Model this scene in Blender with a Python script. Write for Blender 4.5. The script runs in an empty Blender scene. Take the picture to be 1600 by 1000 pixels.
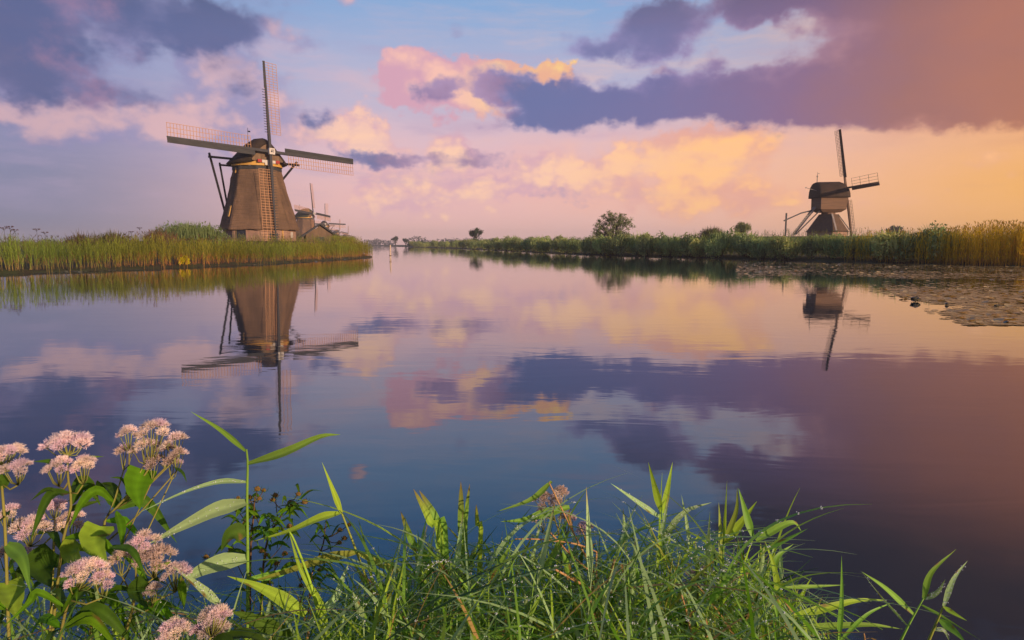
import bpy, bmesh, math, random
import numpy as np
from mathutils import Vector, Matrix, Euler, noise as mnoise

random.seed(7)
RNG = np.random.default_rng(7)
SC = bpy.context.scene
COL = SC.collection
R = math.radians
FPX, PU, PV, CAMH = 1000.0, 800.0, 500.0, 1.6
PITCH = math.atan(118.0 / FPX)

# ------------------------------------------------------------------ camera
cam_data = bpy.data.cameras.new('camera')
cam_data.sensor_width = 36.0
cam_data.lens = 36.0 * FPX / 1600.0
cam_data.clip_start = 0.05
cam_data.clip_end = 12000.0
camera = bpy.data.objects.new('camera', cam_data)
camera.location = (0, 0, CAMH)
camera.rotation_euler = (math.pi / 2 - PITCH, 0, 0)
COL.objects.link(camera)
SC.camera = camera

def ray(u, v):
    xc, zc = (u - PU) / FPX, (PV - v) / FPX
    c, s = math.cos(PITCH), math.sin(PITCH)
    return Vector((xc, c + zc * s, -s + zc * c))

def at(u, v, depth):
    d = ray(u, v)
    return Vector((0, 0, CAMH)) + d * (depth / d.y)

def ang(u, v):
    d = ray(u, v).normalized()
    return math.atan2(d.x, d.y), math.asin(d.z)

def lin(r, g, b):
    def f(c):
        c /= 255.0
        return c / 12.92 if c <= 0.04045 else ((c + 0.055) / 1.055) ** 2.4
    return (f(r), f(g), f(b))

# ------------------------------------------------------------------ node helpers
class NB:
    """small expression builder over a node tree"""
    def __init__(self, tree):
        self.t = tree
    def node(self, kind, **kw):
        n = self.t.nodes.new(kind)
        for k, val in kw.items():
            setattr(n, k, val)
        return n
    def link(self, a, b):
        self.t.links.new(a, b)
    def put(self, sock, val):
        if isinstance(val, bpy.types.NodeSocket):
            self.t.links.new(val, sock)
        elif val is not None:
            if sock.type == 'RGBA' and len(val) == 3:
                val = (*val, 1.0)
            sock.default_value = val
    def m(self, op, a, b=None, c=None, clamp=False):
        n = self.node('ShaderNodeMath', operation=op)
        n.use_clamp = clamp
        for i, x in enumerate((a, b, c)):
            if x is not None:
                self.put(n.inputs[i], x)
        return n.outputs[0]
    def add(self, a, b): return self.m('ADD', a, b)
    def sub(self, a, b): return self.m('SUBTRACT', a, b)
    def mul(self, a, b): return self.m('MULTIPLY', a, b)
    def mad(self, a, b, c): return self.m('MULTIPLY_ADD', a, b, c)
    def step(self, x, lo, hi):
        n = self.node('ShaderNodeMapRange', interpolation_type='SMOOTHSTEP')
        self.put(n.inputs[0], x); self.put(n.inputs[1], lo); self.put(n.inputs[2], hi)
        return n.outputs[0]
    def rng(self, x, lo, hi, a=0.0, b=1.0):
        n = self.node('ShaderNodeMapRange')
        self.put(n.inputs[0], x); self.put(n.inputs[1], lo); self.put(n.inputs[2], hi)
        self.put(n.inputs[3], a); self.put(n.inputs[4], b)
        return n.outputs[0]
    def mix(self, f, a, b, blend='MIX'):
        n = self.node('ShaderNodeMix', data_type='RGBA', blend_type=blend)
        self.put(n.inputs[0], f); self.put(n.inputs[6], a); self.put(n.inputs[7], b)
        return n.outputs[2]
    def noise(self, vec, scale, detail=4.0, rough=0.55, dist=0.0, dim='3D'):
        n = self.node('ShaderNodeTexNoise', noise_dimensions=dim)
        self.put(n.inputs['Vector'], vec)
        n.inputs['Scale'].default_value = scale
        n.inputs['Detail'].default_value = detail
        n.inputs['Roughness'].default_value = rough
        n.inputs['Distortion'].default_value = dist
        return n
    def vor(self, vec, scale, detail=0.0, rough=0.5, feature='F1', dim='3D'):
        n = self.node('ShaderNodeTexVoronoi', feature=feature, voronoi_dimensions=dim)
        self.put(n.inputs['Vector'], vec)
        n.inputs['Scale'].default_value = scale
        if 'Detail' in n.inputs:
            n.inputs['Detail'].default_value = detail
            n.inputs['Roughness'].default_value = rough
        return n
    def vmul(self, vec, xyz):
        n = self.node('ShaderNodeVectorMath', operation='MULTIPLY')
        self.put(n.inputs[0], vec); self.put(n.inputs[1], xyz)
        return n.outputs[0]
    def vadd(self, vec, xyz):
        n = self.node('ShaderNodeVectorMath', operation='ADD')
        self.put(n.inputs[0], vec); self.put(n.inputs[1], xyz)
        return n.outputs[0]
    def ramp(self, f, stops, interp='LINEAR'):
        n = self.node('ShaderNodeValToRGB')
        cr = n.color_ramp
        cr.interpolation = interp
        while len(cr.elements) > 1:
            cr.elements.remove(cr.elements[-1])
        for i, (p, c) in enumerate(stops):
            e = cr.elements[0] if i == 0 else cr.elements.new(p)
            e.position = p
            e.color = (*c, 1.0)
        self.put(n.inputs[0], f)
        return n.outputs[0]
    def sep(self, vec):
        n = self.node('ShaderNodeSeparateXYZ')
        self.put(n.inputs[0], vec)
        return n.outputs

# ------------------------------------------------------------------ sky (world)
SUN_AZ, SUN_EL = R(134.0), R(10.0)         # low, behind the camera and to its right
WORLD_STRENGTH = 0.1

def build_world():
    w = bpy.data.worlds.new('World')
    SC.world = w
    w.use_nodes = True
    w.cycles.sampling_method = 'MANUAL'
    w.cycles.sample_map_resolution = 512
    t = w.node_tree
    t.nodes.clear()
    b = NB(t)
    out = b.node('ShaderNodeOutputWorld')
    bg = b.node('ShaderNodeBackground')
    bg.inputs['Strength'].default_value = WORLD_STRENGTH
    b.link(bg.outputs[0], out.inputs[0])
    tc = b.node('ShaderNodeTexCoord')
    d = tc.outputs['Generated']
    x, y, z = b.sep(d)
    az = b.m('ARCTAN2', x, y)
    el = b.m('ARCSINE', z)
    # seamless flat chart of the sky for 2D textures (finer upwards near the horizon)
    den = b.m('DIVIDE', 1.0, b.mad(b.m('MAXIMUM', z, -0.3), 1.45, 1.0))
    cx = b.node('ShaderNodeCombineXYZ')
    b.link(b.mul(x, den), cx.inputs[0]); b.link(b.mul(y, den), cx.inputs[1])
    chart = cx.outputs[0]
    # domain warp so that cloud edges billow
    w1x, w1y, w1z = b.sep(b.noise(chart, 5.0, 4.0, 0.6, dim='2D').outputs['Color'])
    w2x, w2y, w2z = b.sep(b.noise(chart, 19.0, 4.0, 0.6, dim='2D').outputs['Color'])
    azw = b.mad(b.sub(w1x, 0.5), 0.09, b.mad(b.sub(w2x, 0.5), 0.07, az))
    elw = b.mad(b.sub(w1y, 0.5), 0.05, b.mad(b.sub(w2y, 0.5), 0.05, el))
    cp = b.node('ShaderNodeCombineXYZ')
    b.link(azw, cp.inputs[0]); b.link(elw, cp.inputs[1])
    P = cp.outputs[0]
    # tones of the air follow the angle away from the canal's axis, the same ahead and behind
    az_full = az
    az = b.m('ARCTAN2', x, b.m('ABSOLUTE', y))

    def field(lst):
        f = None
        for (u, v, su, sv, wgt) in lst:
            a0, e0 = ang(u, v)
            a1, e1 = ang(u + su, v)
            a2, e2 = ang(u, v - sv)
            sa, se = abs(a1 - a0), abs(e2 - e0)
            q = b.node('ShaderNodeVectorMath', operation='MULTIPLY_ADD')
            b.link(P, q.inputs[0])
            q.inputs[1].default_value = (1 / sa, 1 / se, 0)
            q.inputs[2].default_value = (-a0 / sa, -e0 / se, 0)
            r2 = b.node('ShaderNodeVectorMath', operation='DOT_PRODUCT')
            b.link(q.outputs[0], r2.inputs[0]); b.link(q.outputs[0], r2.inputs[1])
            g = b.m('POWER', 0.36788, r2.outputs['Value'])
            f = b.mul(g, wgt) if f is None else b.mad(g, wgt, f)
        return f

    # cloud noises, and the same noises a step towards the sun for the shading of the puffs
    def puffs(ch, det):
        f_ = b.noise(ch, 11.0, det, 0.66, dim='2D').outputs['Fac']
        v_ = b.vor(ch, 21.0, 2.0, 0.6, dim='2D').outputs['Distance']
        return f_, b.sub(b.mul(b.sub(f_, 0.5), 1.5), b.mul(b.sub(v_, 0.42), 0.62))
    fine, puff = puffs(chart, 6.0)
    l1 = b.noise(chart, 8.5, 4.0, 0.55, dim='2D').outputs['Fac']
    l2 = b.noise(b.vadd(chart, (0.020, -0.034, 0.0)), 8.5, 4.0, 0.55, dim='2D').outputs['Fac']
    lit = b.add(b.mul(b.sub(l1, l2), 1.8), b.mul(puff, 0.62))
    wide = b.noise(chart, 3.2, 3.0, 0.5, dim='2D').outputs['Fac']

    # ---- clear air: Sky Texture plus the sunset gradient seen in the photograph
    sky = b.node('ShaderNodeTexSky')
    sky.sky_type = 'NISHITA'
    sky.sun_disc = False
    sky.sun_elevation = SUN_EL
    sky.sun_rotation = SUN_AZ
    k = 1.0 / WORLD_STRENGTH
    def C(r, g, bb, s=1.0):
        return tuple(c * k * s for c in lin(r, g, bb))
    eln = b.rng(el, 0.0, R(40))
    mid = b.ramp(eln, [(0.0, C(238, 190, 184)), (0.10, C(242, 192, 190)), (0.20, C(228, 192, 204)),
                       (0.34, C(184, 184, 214)), (0.50, C(138, 174, 220)), (0.66, C(84, 150, 214)), (1.0, C(54, 108, 176))], 'EASE')
    left = b.ramp(eln, [(0.0, C(120, 126, 158)), (0.10, C(128, 130, 166)), (0.22, C(142, 140, 180)),
                        (0.34, C(146, 152, 196)), (0.50, C(122, 148, 196)), (0.70, C(80, 120, 176)), (1.0, C(52, 88, 140))], 'EASE')
    right = b.ramp(eln, [(0.0, C(255, 178, 66)), (0.10, C(255, 184, 92)), (0.20, C(250, 182, 124)),
                         (0.34, C(206, 170, 168)), (0.50, C(160, 158, 186)), (0.70, C(100, 112, 150)), (1.0, C(58, 72, 112))], 'EASE')
    clear = b.mix(b.step(az, R(-12), R(-38)), mid, left)
    clear = b.mix(b.step(az, R(8), R(42)), clear, right)
    col = b.mix(0.93, sky.outputs[0], clear)

    glow = field([(1040, 285, 250, 75, 0.85), (680, 300, 190, 60, 0.7), (1300, 300, 200, 60, 0.35), (560, 220, 70, 40, 0.4), (840, 250, 120, 50, 0.3)])
    glow = b.m('MULTIPLY', b.add(glow, b.mul(b.mul(puff, 0.30), b.step(glow, 0.05, 0.4))), 0.8, clamp=True)
    col = b.mix(glow, col, b.mix(b.step(az, R(-6), R(16)), C(244, 188, 184), C(254, 190, 154)))

    # ---- far warm cumulus and haze-soft pink clouds
    warm = field([
        (1125, 235, 58, 40, 1.3), (1045, 240, 60, 32, 0.9), (1010, 300, 120, 40, 0.75), (965, 258, 30, 26, 1.1), (915, 268, 26, 22, 0.9), (862, 268, 60, 28, 1.15),
        (700, 300, 170, 38, 0.85), (620, 298, 50, 34, 0.8), (705, 222, 34, 28, 1.25), (735, 245, 40, 20, 0.8), (568, 200, 32, 28, 1.35), (610, 225, 50, 22, 0.8), (520, 205, 36, 26, 0.8),
        (1250, 318, 170, 30, 0.5), (1560, 250, 90, 22, 0.5), (790, 290, 60, 22, 0.6), (1150, 300, 100, 36, 0.6), (480, 200, 44, 30, 0.5),
        (820, 312, 70, 12, -0.4), (940, 312, 40, 12, -0.35), (770, 262, 40, 12, -0.35), (1000, 268, 20, 20, -0.3)])
    wd = b.add(warm, b.mul(puff, 0.68))
    wmask = b.step(wd, 0.12, 0.66)
    wl = b.step(b.add(b.mul(lit, 1.2), b.mul(b.sub(wd, 0.72), 0.9)), -0.72, 0.50)
    hot = b.step(az, R(0), R(18))
    wshade = b.mix(hot, C(224, 176, 188), C(238, 174, 154))
    wlight = b.mix(hot, C(255, 206, 174, 1.06), C(255, 194, 130, 1.12))
    wcol = b.mix(wl, wshade, wlight)
    col = b.mix(b.mul(wmask, 0.92), col, wcol)

    vx = b.node('ShaderNodeCombineXYZ')
    b.link(b.mad(w1x, 0.35, b.mul(x, 2.2)), vx.inputs[0]); b.link(b.mad(w1y, 0.35, b.mul(z, 13.0)), vx.inputs[1]); b.link(b.mul(y, 2.2), vx.inputs[2])
    veil = b.noise(vx.outputs[0], 1.5, 7.0, 0.62).outputs['Fac']
    vmask = b.mul(b.step(veil, 0.46, 0.72), b.mul(b.step(el, R(0.5), R(5)), b.rng(el, R(12), R(25), 0.55, 0.08)))
    col = b.mix(vmask, col, b.ramp(b.rng(az, R(-40), R(40)), [(0.0, C(172, 158, 192)), (0.3, C(226, 186, 196)), (0.6, C(246, 200, 182)), (0.85, C(250, 190, 146)), (1.0, C(252, 186, 118))]))
    shade = b.mul(b.step(veil, 0.50, 0.30), b.mul(b.step(el, R(1), R(6)), 0.35))
    col = b.mix(shade, col, b.ramp(b.rng(az, R(-40), R(40)), [(0.0, C(112, 118, 158)), (0.3, C(168, 158, 196)), (0.6, C(206, 166, 186)), (0.85, C(214, 158, 150)), (1.0, C(222, 152, 112))]))

    pink = field([
        (360, 205, 100, 50, 1.0), (355, 118, 85, 42, 1.0), (298, 98, 20, 15, 0.9), (415, 150, 60, 50, 0.6), (300, 160, 60, 50, 0.5),
        (160, 182, 85, 30, 0.9), (40, 172, 85, 30, 0.9), (30, 95, 60, 30, 0.9), (190, 130, 50, 26, 0.6), (90, 215, 100, 30, 0.6),
        (480, 200, 60, 36, 0.6), (425, 50, 44, 24, 0.75), (485, 68, 50, 22, 0.8), (712, 52, 30, 20, 1.1), (535, 6, 30, 18, 1.0), (220, 215, 100, 34, 0.6)])
    pd = b.add(pink, b.mul(puff, 0.8))
    pmask = b.step(pd, 0.14, 0.92)
    pl = b.step(b.add(b.mul(lit, 1.5), b.mul(b.sub(pd, 0.62), 0.55)), -0.55, 0.62)
    pcol = b.mix(pl, C(152, 146, 188), C(238, 190, 188))
    col = b.mix(b.mul(pmask, b.rng(az, R(-36), R(-8), 0.62, 0.85)), col, pcol)

    peach = field([
        (665, 100, 44, 36, 1.3), (700, 128, 60, 30, 0.9), (630, 140, 46, 30, 0.8), (772, 106, 34, 14, 0.9), (600, 160, 40, 16, 0.4),
        (850, 104, 30, 16, 1.3), (872, 112, 20, 12, 0.9), (800, 118, 60, 20, 0.8), (730, 165, 75, 26, 1.0), (880, 128, 26, 12, 0.6), (960, 135, 60, 14, 0.4), (1020, 120, 40, 20, 0.4)])
    ed = b.add(peach, b.mul(puff, 0.9))
    emask = b.step(ed, 0.30, 0.72)
    el_ = b.step(b.add(b.mul(lit, 1.5), b.mul(b.sub(ed, 0.62), 0.55)), -0.55, 0.5)
    egold = b.step(az, R(-6), R(3))
    ecol = b.mix(el_, b.mix(egold, C(216, 166, 186), C(240, 180, 150)), b.mix(egold, C(250, 196, 182), C(255, 214, 140)))
    col = b.mix(emask, col, ecol)

    # ---- heavy violet clouds in front
    base_el = ang(1000, 212)[1]
    slope = b.m('DIVIDE', z, b.m('MAXIMUM', y, 0.5))
    r0 = ray(1100, 211); t0 = r0.z / r0.y
    flat = b.step(b.mad(b.sub(w2y, 0.5), 0.020, b.mad(b.sub(fine, 0.5), 0.03, slope)), t0 - 0.016, t0 + 0.026)
    big = field([
        (775, 132, 66, 26, 0.8), (682, 145, 30, 26, 0.85), (850, 160, 110, 42, 0.85), (950, 165, 150, 46, 0.9), (1110, 148, 120, 60, 0.95),
        (1250, 150, 120, 70, 1.0), (1400, 110, 150, 110, 1.15), (1560, 60, 170, 130, 1.2), (1700, 0, 200, 220, 1.3),
        (1340, -20, 230, 55, 0.9), (1450, -110, 330, 120, 0.9), (1330, -230, 330, 170, 1.0), (1000, -300, 160, 120, 0.6), (1180, 5, 90, 28, 0.7), (1190, 72, 70, 34, -0.55), (1265, 98, 40, 22, -0.25), (820, 192, 110, 16, 0.35),
        (735, 164, 42, 18, -0.75), (790, 178, 26, 14, -0.45), (858, 102, 34, 15, -0.6), (1000, 112, 40, 24, -0.3), (865, 170, 22, 22, -0.25)])
    bd = b.mul(b.add(big, b.mul(puff, 0.74)), flat)
    bmask = b.step(bd, 0.12, 0.70)
    small = field([
        (1055, 18, 64, 34, 0.95), (1030, 55, 64, 36, 0.95), (925, 70, 56, 26, 1.0), (1000, 20, 50, 30, 0.5), (985, 120, 50, 14, 0.4),
        (190, 30, 220, 62, 1.15), (330, 58, 90, 46, 1.0), (60, 80, 120, 42, 0.65), (80, 140, 105, 30, 0.95), (220, 165, 60, 24, 0.5),
        (503, 184, 32, 20, 1.0), (640, 244, 110, 15, 0.8), (560, 236, 60, 14, 0.55), (870, 306, 80, 13, 0.55), (380, 138, 44, 18, 0.75),
        (770, 240, 40, 12, 0.6), (-80, 40, 150, 120, 0.9), (60, -140, 190, 70, 0.8), (250, -200, 150, 60, 0.5), (60, 225, 120, 22, 0.35), (260, 235, 120, 20, 0.3)])
    sd = b.add(small, b.mul(puff, 0.68))
    smask = b.step(sd, 0.14, 0.86)
    # unseen sky goes on with the same broken cloud
    away = b.step(b.m('ABSOLUTE', az_full), R(46), R(70))
    above = b.step(el, R(24), R(38))
    gen = b.mul(b.step(b.add(wide, b.mul(puff, 0.3)), 0.50, 0.68), b.m('MAXIMUM', away, b.mul(above, 0.7)))
    gen = b.mul(gen, b.step(el, R(2), R(9)))

    # darkest along the flat base, paler and more broken towards the tops
    rise = b.rng(el, base_el, ang(1000, 60)[1], 0.0, 1.0)
    soft = b.noise(chart, 6.5, 4.0, 0.6, dim='2D').outputs['Fac']
    dl = b.add(b.mul(lit, 1.0), b.mul(b.sub(0.66, b.m('MAXIMUM', bd, sd)), 1.5))
    dl = b.add(dl, b.mul(b.sub(veil, 0.5), 1.6))
    dl = b.add(dl, b.mad(b.sub(soft, 0.5), 2.4, b.mul(b.sub(rise, 0.45), 0.55)))
    dl = b.step(dl, -0.75, 0.75)
    azn = b.rng(b.mad(b.sub(soft, 0.5), 0.16, az), R(-40), R(40))
    tone = b.ramp(azn,
                  [(0.0, C(88, 98, 142)), (0.28, C(92, 104, 152)), (0.52, C(104, 114, 164)), (0.66, C(116, 112, 160)),
                   (0.78, C(136, 108, 144)), (0.9, C(160, 110, 108)), (1.0, C(184, 118, 92))])
    tone2 = b.ramp(azn,
                   [(0.0, C(140, 130, 172)), (0.28, C(140, 144, 190)), (0.52, C(152, 148, 196)), (0.66, C(152, 136, 184)),
                    (0.78, C(166, 132, 160)), (0.9, C(188, 132, 126)), (1.0, C(216, 146, 104))])
    dcol = b.mix(dl, tone, tone2)
    rose = b.step(b.add(b.sub(wide, 0.5), b.mul(b.sub(fine, 0.5), 0.5)), 0.03, 0.2)
    dcol = b.mix(b.mul(rose, b.rng(az, R(5), R(20), 0.45, 0.02)), dcol, C(194, 142, 168))
    # high overhead the cloud is thick and grey
    dcol = b.mix(b.mul(b.step(el, R(15.5), R(24)), 0.9), dcol, C(74, 64, 66))
    col = b.mix(b.mul(smask, 0.9), col, dcol)
    col = b.mix(gen, col, dcol)
    col = b.mix(b.mul(bmask, 0.96), col, dcol)

    # ---- below the horizon: the same tone as the land haze
    col = b.mix(b.step(el, R(-0.2), R(-3)), col, C(96, 96, 96))
    b.link(col, bg.inputs['Color'])
build_world()

sun = bpy.data.lights.new('sun', 'SUN')
sun.energy = 4.8
sun.angle = R(0.6)
sun.color = (1.0, 0.73, 0.50)
sun_ob = bpy.data.objects.new('sun', sun)
sd_ = Vector((math.sin(SUN_AZ) * math.cos(SUN_EL), math.cos(SUN_AZ) * math.cos(SUN_EL), math.sin(SUN_EL)))
sun_ob.rotation_euler = sd_.to_track_quat('Z', 'Y').to_euler()
sun_ob.location = (40, -20, 30)
COL.objects.link(sun_ob)

vs = SC.view_settings
vs.view_transform = 'Standard'
vs.look = 'None'
vs.gamma = 1.0
vs.exposure = 0.0
vs.use_curve_mapping = False
SC.cycles.use_denoising = True
SC.cycles.max_bounces = 6
SC.cycles.transparent_max_bounces = 8
SC.cycles.volume_bounces = 0
SC.cycles.sample_clamp_indirect = 6.0

# ------------------------------------------------------------------ materials
def new_mat(name):
    m = bpy.data.materials.new(name)
    m.use_nodes = True
    t = m.node_tree
    t.nodes.clear()
    b = NB(t)
    out = b.node('ShaderNodeOutputMaterial')
    return m, b, out

def solid(name, c1, c2=None, scale=3.0, rough=0.8, bump=0.0, stretch=(1, 1, 1), bscale=None, detail=5.0, spec=0.3):
    """two colours mixed by noise in object space, fine relief by bump"""
    m, b, out = new_mat(name)
    p = b.node('ShaderNodeBsdfPrincipled')
    p.inputs['Roughness'].default_value = rough
    p.inputs['Specular IOR Level'].default_value = spec
    b.link(p.outputs[0], out.inputs[0])
    tc = b.node('ShaderNodeTexCoord').outputs['Object']
    v = b.vmul(tc, stretch)
    n = b.noise(v, scale, detail, 0.6).outputs['Fac']
    f = b.step(n, 0.32, 0.68)
    b.put(p.inputs['Base Color'], b.mix(f, c1, c2 if c2 else tuple(x * 0.7 for x in c1)))
    if bump:
        bn = b.node('ShaderNodeBump')
        bn.inputs['Strength'].default_value = bump
        bn.inputs['Distance'].default_value = 0.05
        b.link(b.noise(v, bscale or scale * 6, 4.0, 0.6).outputs['Fac'], bn.inputs['Height'])
        b.link(bn.outputs[0], p.inputs['Normal'])
    return m

def leafy(name, trans=0.35, gloss=0.06, rough=0.4, sat=1.0):
    """foliage: colour from the mesh's own tint attribute, varied by noise and per object"""
    m, b, out = new_mat(name)
    at_ = b.node('ShaderNodeAttribute')
    at_.attribute_name = 'tint'
    oi = b.node('ShaderNodeObjectInfo')
    geo = b.node('ShaderNodeNewGeometry')
    n = b.noise(geo.outputs['Position'], 9.0, 3.0, 0.6).outputs['Fac']
    val = b.add(b.rng(n, 0.3, 0.7, 0.82, 1.16), b.rng(oi.outputs['Random'], 0, 1, -0.12, 0.14))
    hs = b.node('ShaderNodeHueSaturation')
    b.put(hs.inputs['Color'], at_.outputs['Color'])
    b.put(hs.inputs['Value'], val)
    b.put(hs.inputs['Hue'], b.rng(oi.outputs['Random'], 0, 1, 0.488, 0.512))
    hs.inputs['Saturation'].default_value = sat
    df = b.node('ShaderNodeBsdfDiffuse')
    tr = b.node('ShaderNodeBsdfTranslucent')
    b.link(hs.outputs[0], df.inputs[0])
    b.link(b.mix(1.0, hs.outputs[0], (1.15, 1.2, 0.6), 'MULTIPLY'), tr.inputs[0])
    mx = b.node('ShaderNodeMixShader')
    mx.inputs[0].default_value = trans
    b.link(df.outputs[0], mx.inputs[1]); b.link(tr.outputs[0], mx.inputs[2])
    gl = b.node('ShaderNodeBsdfGlossy')
    gl.inputs['Roughness'].default_value = rough
    fr = b.node('ShaderNodeLayerWeight')
    fr.inputs['Blend'].default_value = 0.25
    mx2 = b.node('ShaderNodeMixShader')
    b.link(b.mul(fr.outputs['Facing'], gloss * 4), mx2.inputs[0])
    b.link(mx.outputs[0], mx2.inputs[1]); b.link(gl.outputs[0], mx2.inputs[2])
    b.link(mx2.outputs[0], out.inputs[0])
    return m

M_REED = leafy('reed_leaf', 0.42, 0.0)
M_BUSH = leafy('bush_leaf', 0.40, 0.0)
M_GRASS = leafy('grass_blade', 0.36, 0.035, 0.45)
M_LEAF = leafy('broad_leaf', 0.45, 0.025, 0.40)
M_BARK = solid('bark', (0.07, 0.05, 0.035), (0.04, 0.03, 0.022), 6, 0.9, 0.5)

# ------------------------------------------------------------------ mesh helpers
class MB:
    def __init__(self):
        self.v, self.f, self.c = [], [], []
        self.tint = (1, 1, 1)
    def add(self, vs, fs, tint=None):
        o = len(self.v)
        t = tint or self.tint
        self.v += [tuple(p) for p in vs]
        self.c += [t] * len(vs) if not isinstance(t, list) else t
        self.f += [tuple(i + o for i in f) for f in fs]
    def box(self, c, s, rot=None):
        x, y, z = (k / 2 for k in s)
        vs = [Vector((a * x, b_ * y, d * z)) for a in (-1, 1) for b_ in (-1, 1) for d in (-1, 1)]
        if rot is not None:
            vs = [rot @ q for q in vs]
        c = Vector(c)
        self.add([q + c for q in vs], [(0, 1, 3, 2), (4, 6, 7, 5), (0, 4, 5, 1), (2, 3, 7, 6), (0, 2, 6, 4), (1, 5, 7, 3)])
    def bar(self, a, b_, w, h=None, up=(0, 0, 1), w2=None, h2=None):
        """square bar from a to b, tapering to w2 x h2"""
        a, b_ = Vector(a), Vector(b_)
        h = h or w
        w2 = w2 or w
        h2 = h2 or h
        d = (b_ - a).normalized()
        up = Vector(up)
        if abs(d.dot(up)) > 0.98:
            up = Vector((0, 1, 0))
        s = d.cross(up).normalized()
        t = s.cross(d)
        vs = []
        for p, ww, hh in ((a, w, h), (b_, w2, h2)):
            vs += [p + s * (i * ww / 2) + t * (j * hh / 2) for i, j in ((-1, -1), (1, -1), (1, 1), (-1, 1))]
        self.add(vs, [(3, 2, 1, 0), (4, 5, 6, 7), (0, 1, 5, 4), (1, 2, 6, 5), (2, 3, 7, 6), (3, 0, 4, 7)])
    def tube(self, pts, rad, n=6, tint=None, cap=True):
        pts = [Vector(p) for p in pts]
        vs, fs = [], []
        for i, p in enumerate(pts):
            d = (pts[min(i + 1, len(pts) - 1)] - pts[max(i - 1, 0)]).normalized()
            ref = Vector((0, 0, 1)) if abs(d.z) < 0.9 else Vector((1, 0, 0))
            s = d.cross(ref).normalized()
            t = s.cross(d)
            r = rad[i] if hasattr(rad, '__len__') else rad
            vs += [p + (s * math.cos(k * 2 * math.pi / n) + t * math.sin(k * 2 * math.pi / n)) * r for k in range(n)]
        for i in range(len(pts) - 1):
            for k in range(n):
                fs.append((i * n + k, i * n + (k + 1) % n, (i + 1) * n + (k + 1) % n, (i + 1) * n + k))
        if cap:
            fs.append(tuple(range(n))[::-1])
            fs.append(tuple((len(pts) - 1) * n + k for k in range(n)))
        self.add(vs, fs, tint)
    def loft(self, rings, closed=True, cap0=False, cap1=False):
        n = len(rings[0])
        vs = [p for r in rings for p in r]
        fs = []
        for i in range(len(rings) - 1):
            for k in range(n if closed else n - 1):
                fs.append((i * n + k, i * n + (k + 1) % n, (i + 1) * n + (k + 1) % n, (i + 1) * n + k))
        if cap0: fs.append(tuple(range(n))[::-1])
        if cap1: fs.append(tuple((len(rings) - 1) * n + k for k in range(n)))
        self.add(vs, fs)
    def mesh(self, name, mat, smooth=False, tint=False):
        me = bpy.data.meshes.new(name)
        me.from_pydata(self.v, [], self.f)
        if mat: me.materials.append(mat)
        if smooth: me.shade_smooth()
        if tint:
            set_tint(me, np.array(self.c, dtype=np.float32))
        me.update()
        return me
    def build(self, name, mat, parent=None, smooth=False, tint=False, loc=None):
        return link(name, self.mesh(name, mat, smooth, tint), parent, loc)

def set_tint(me, rgb):
    a = me.color_attributes.new('tint', 'FLOAT_COLOR', 'POINT')
    buf = np.ones((len(rgb), 4), dtype=np.float32)
    buf[:, :3] = rgb
    a.data.foreach_set('color', buf.ravel())

def link(name, data, parent=None, loc=None, rot=None):
    o = bpy.data.objects.new(name, data)
    COL.objects.link(o)
    if parent is not None: o.parent = parent
    if loc is not None: o.location = loc
    if rot is not None: o.rotation_euler = rot
    return o

def tag(o, label=None, cat=None, group=None, kind=None):
    if label: o['label'] = label
    if cat: o['category'] = cat
    if group: o['group'] = group
    if kind: o['kind'] = kind
    return o

def thing(name, label, cat, loc=(0, 0, 0), rotz=0.0, group=None):
    o = link(name, None, None, loc, (0, 0, rotz))
    o.empty_display_size = 0.2
    return tag(o, label, cat, group)

def copy_tree(o, parent=None):
    c = o.copy()
    COL.objects.link(c)
    c.parent = parent
    for ch in o.children:
        copy_tree(ch, c)
    return c

def np_mesh(name, verts, quads, tint, mat):
    me = bpy.data.meshes.new(name)
    me.vertices.add(len(verts))
    me.vertices.foreach_set('co', np.ascontiguousarray(verts, dtype=np.float32).ravel())
    nq = len(quads)
    me.loops.add(nq * 4)
    me.loops.foreach_set('vertex_index', np.ascontiguousarray(quads, dtype=np.int32).ravel())
    me.polygons.add(nq)
    me.polygons.foreach_set('loop_start', np.arange(nq, dtype=np.int32) * 4)
    me.update(calc_edges=True)
    set_tint(me, np.asarray(tint, dtype=np.float32))
    me.materials.append(mat)
    return me

# ------------------------------------------------------------------ terrain and water
CANAL = [(-160, 1.2), (-6, 1.5), (0.5, 1.62), (1.15, 1.35), (1.7, 0.4), (4, -4), (20, -30), (80, -60), (220, -70), (220, 24), (80, 33), (50, 38.5),
         (36.8, 46), (30, 59), (20, 79), (10, 100), (0, 145), (-10, 200), (-64, 400), (-150, 700), (-330, 1300), (-400, 1300),
         (-240, 800), (-77, 300), (-37, 150), (-23, 94), (-19.0, 85), (-17.6, 81), (-17.9, 76), (-19, 65), (-20.5, 52), (-24, 43), (-28, 35), (-34, 27),
         (-50, 16), (-80, 9), (-160, 7)]

def sdist(px, py):
    """signed distance to the canal edge, positive on land"""
    d2 = np.full(px.shape, 1e18)
    inside = np.zeros(px.shape, dtype=bool)
    n = len(CANAL)
    for i in range(n):
        (x1, y1), (x2, y2) = CANAL[i], CANAL[(i + 1) % n]
        ex, ey = x2 - x1, y2 - y1
        t = np.clip(((px - x1) * ex + (py - y1) * ey) / (ex * ex + ey * ey), 0, 1)
        d2 = np.minimum(d2, (px - x1 - t * ex) ** 2 + (py - y1 - t * ey) ** 2)
        cond = (y1 > py) != (y2 > py)
        with np.errstate(divide='ignore', invalid='ignore'):
            xi = (x2 - x1) * (py - y1) / (y2 - y1 + 1e-30) + x1
        inside ^= cond & (px < xi)
    d = np.sqrt(d2)
    return np.where(inside, -d, d)

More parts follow.
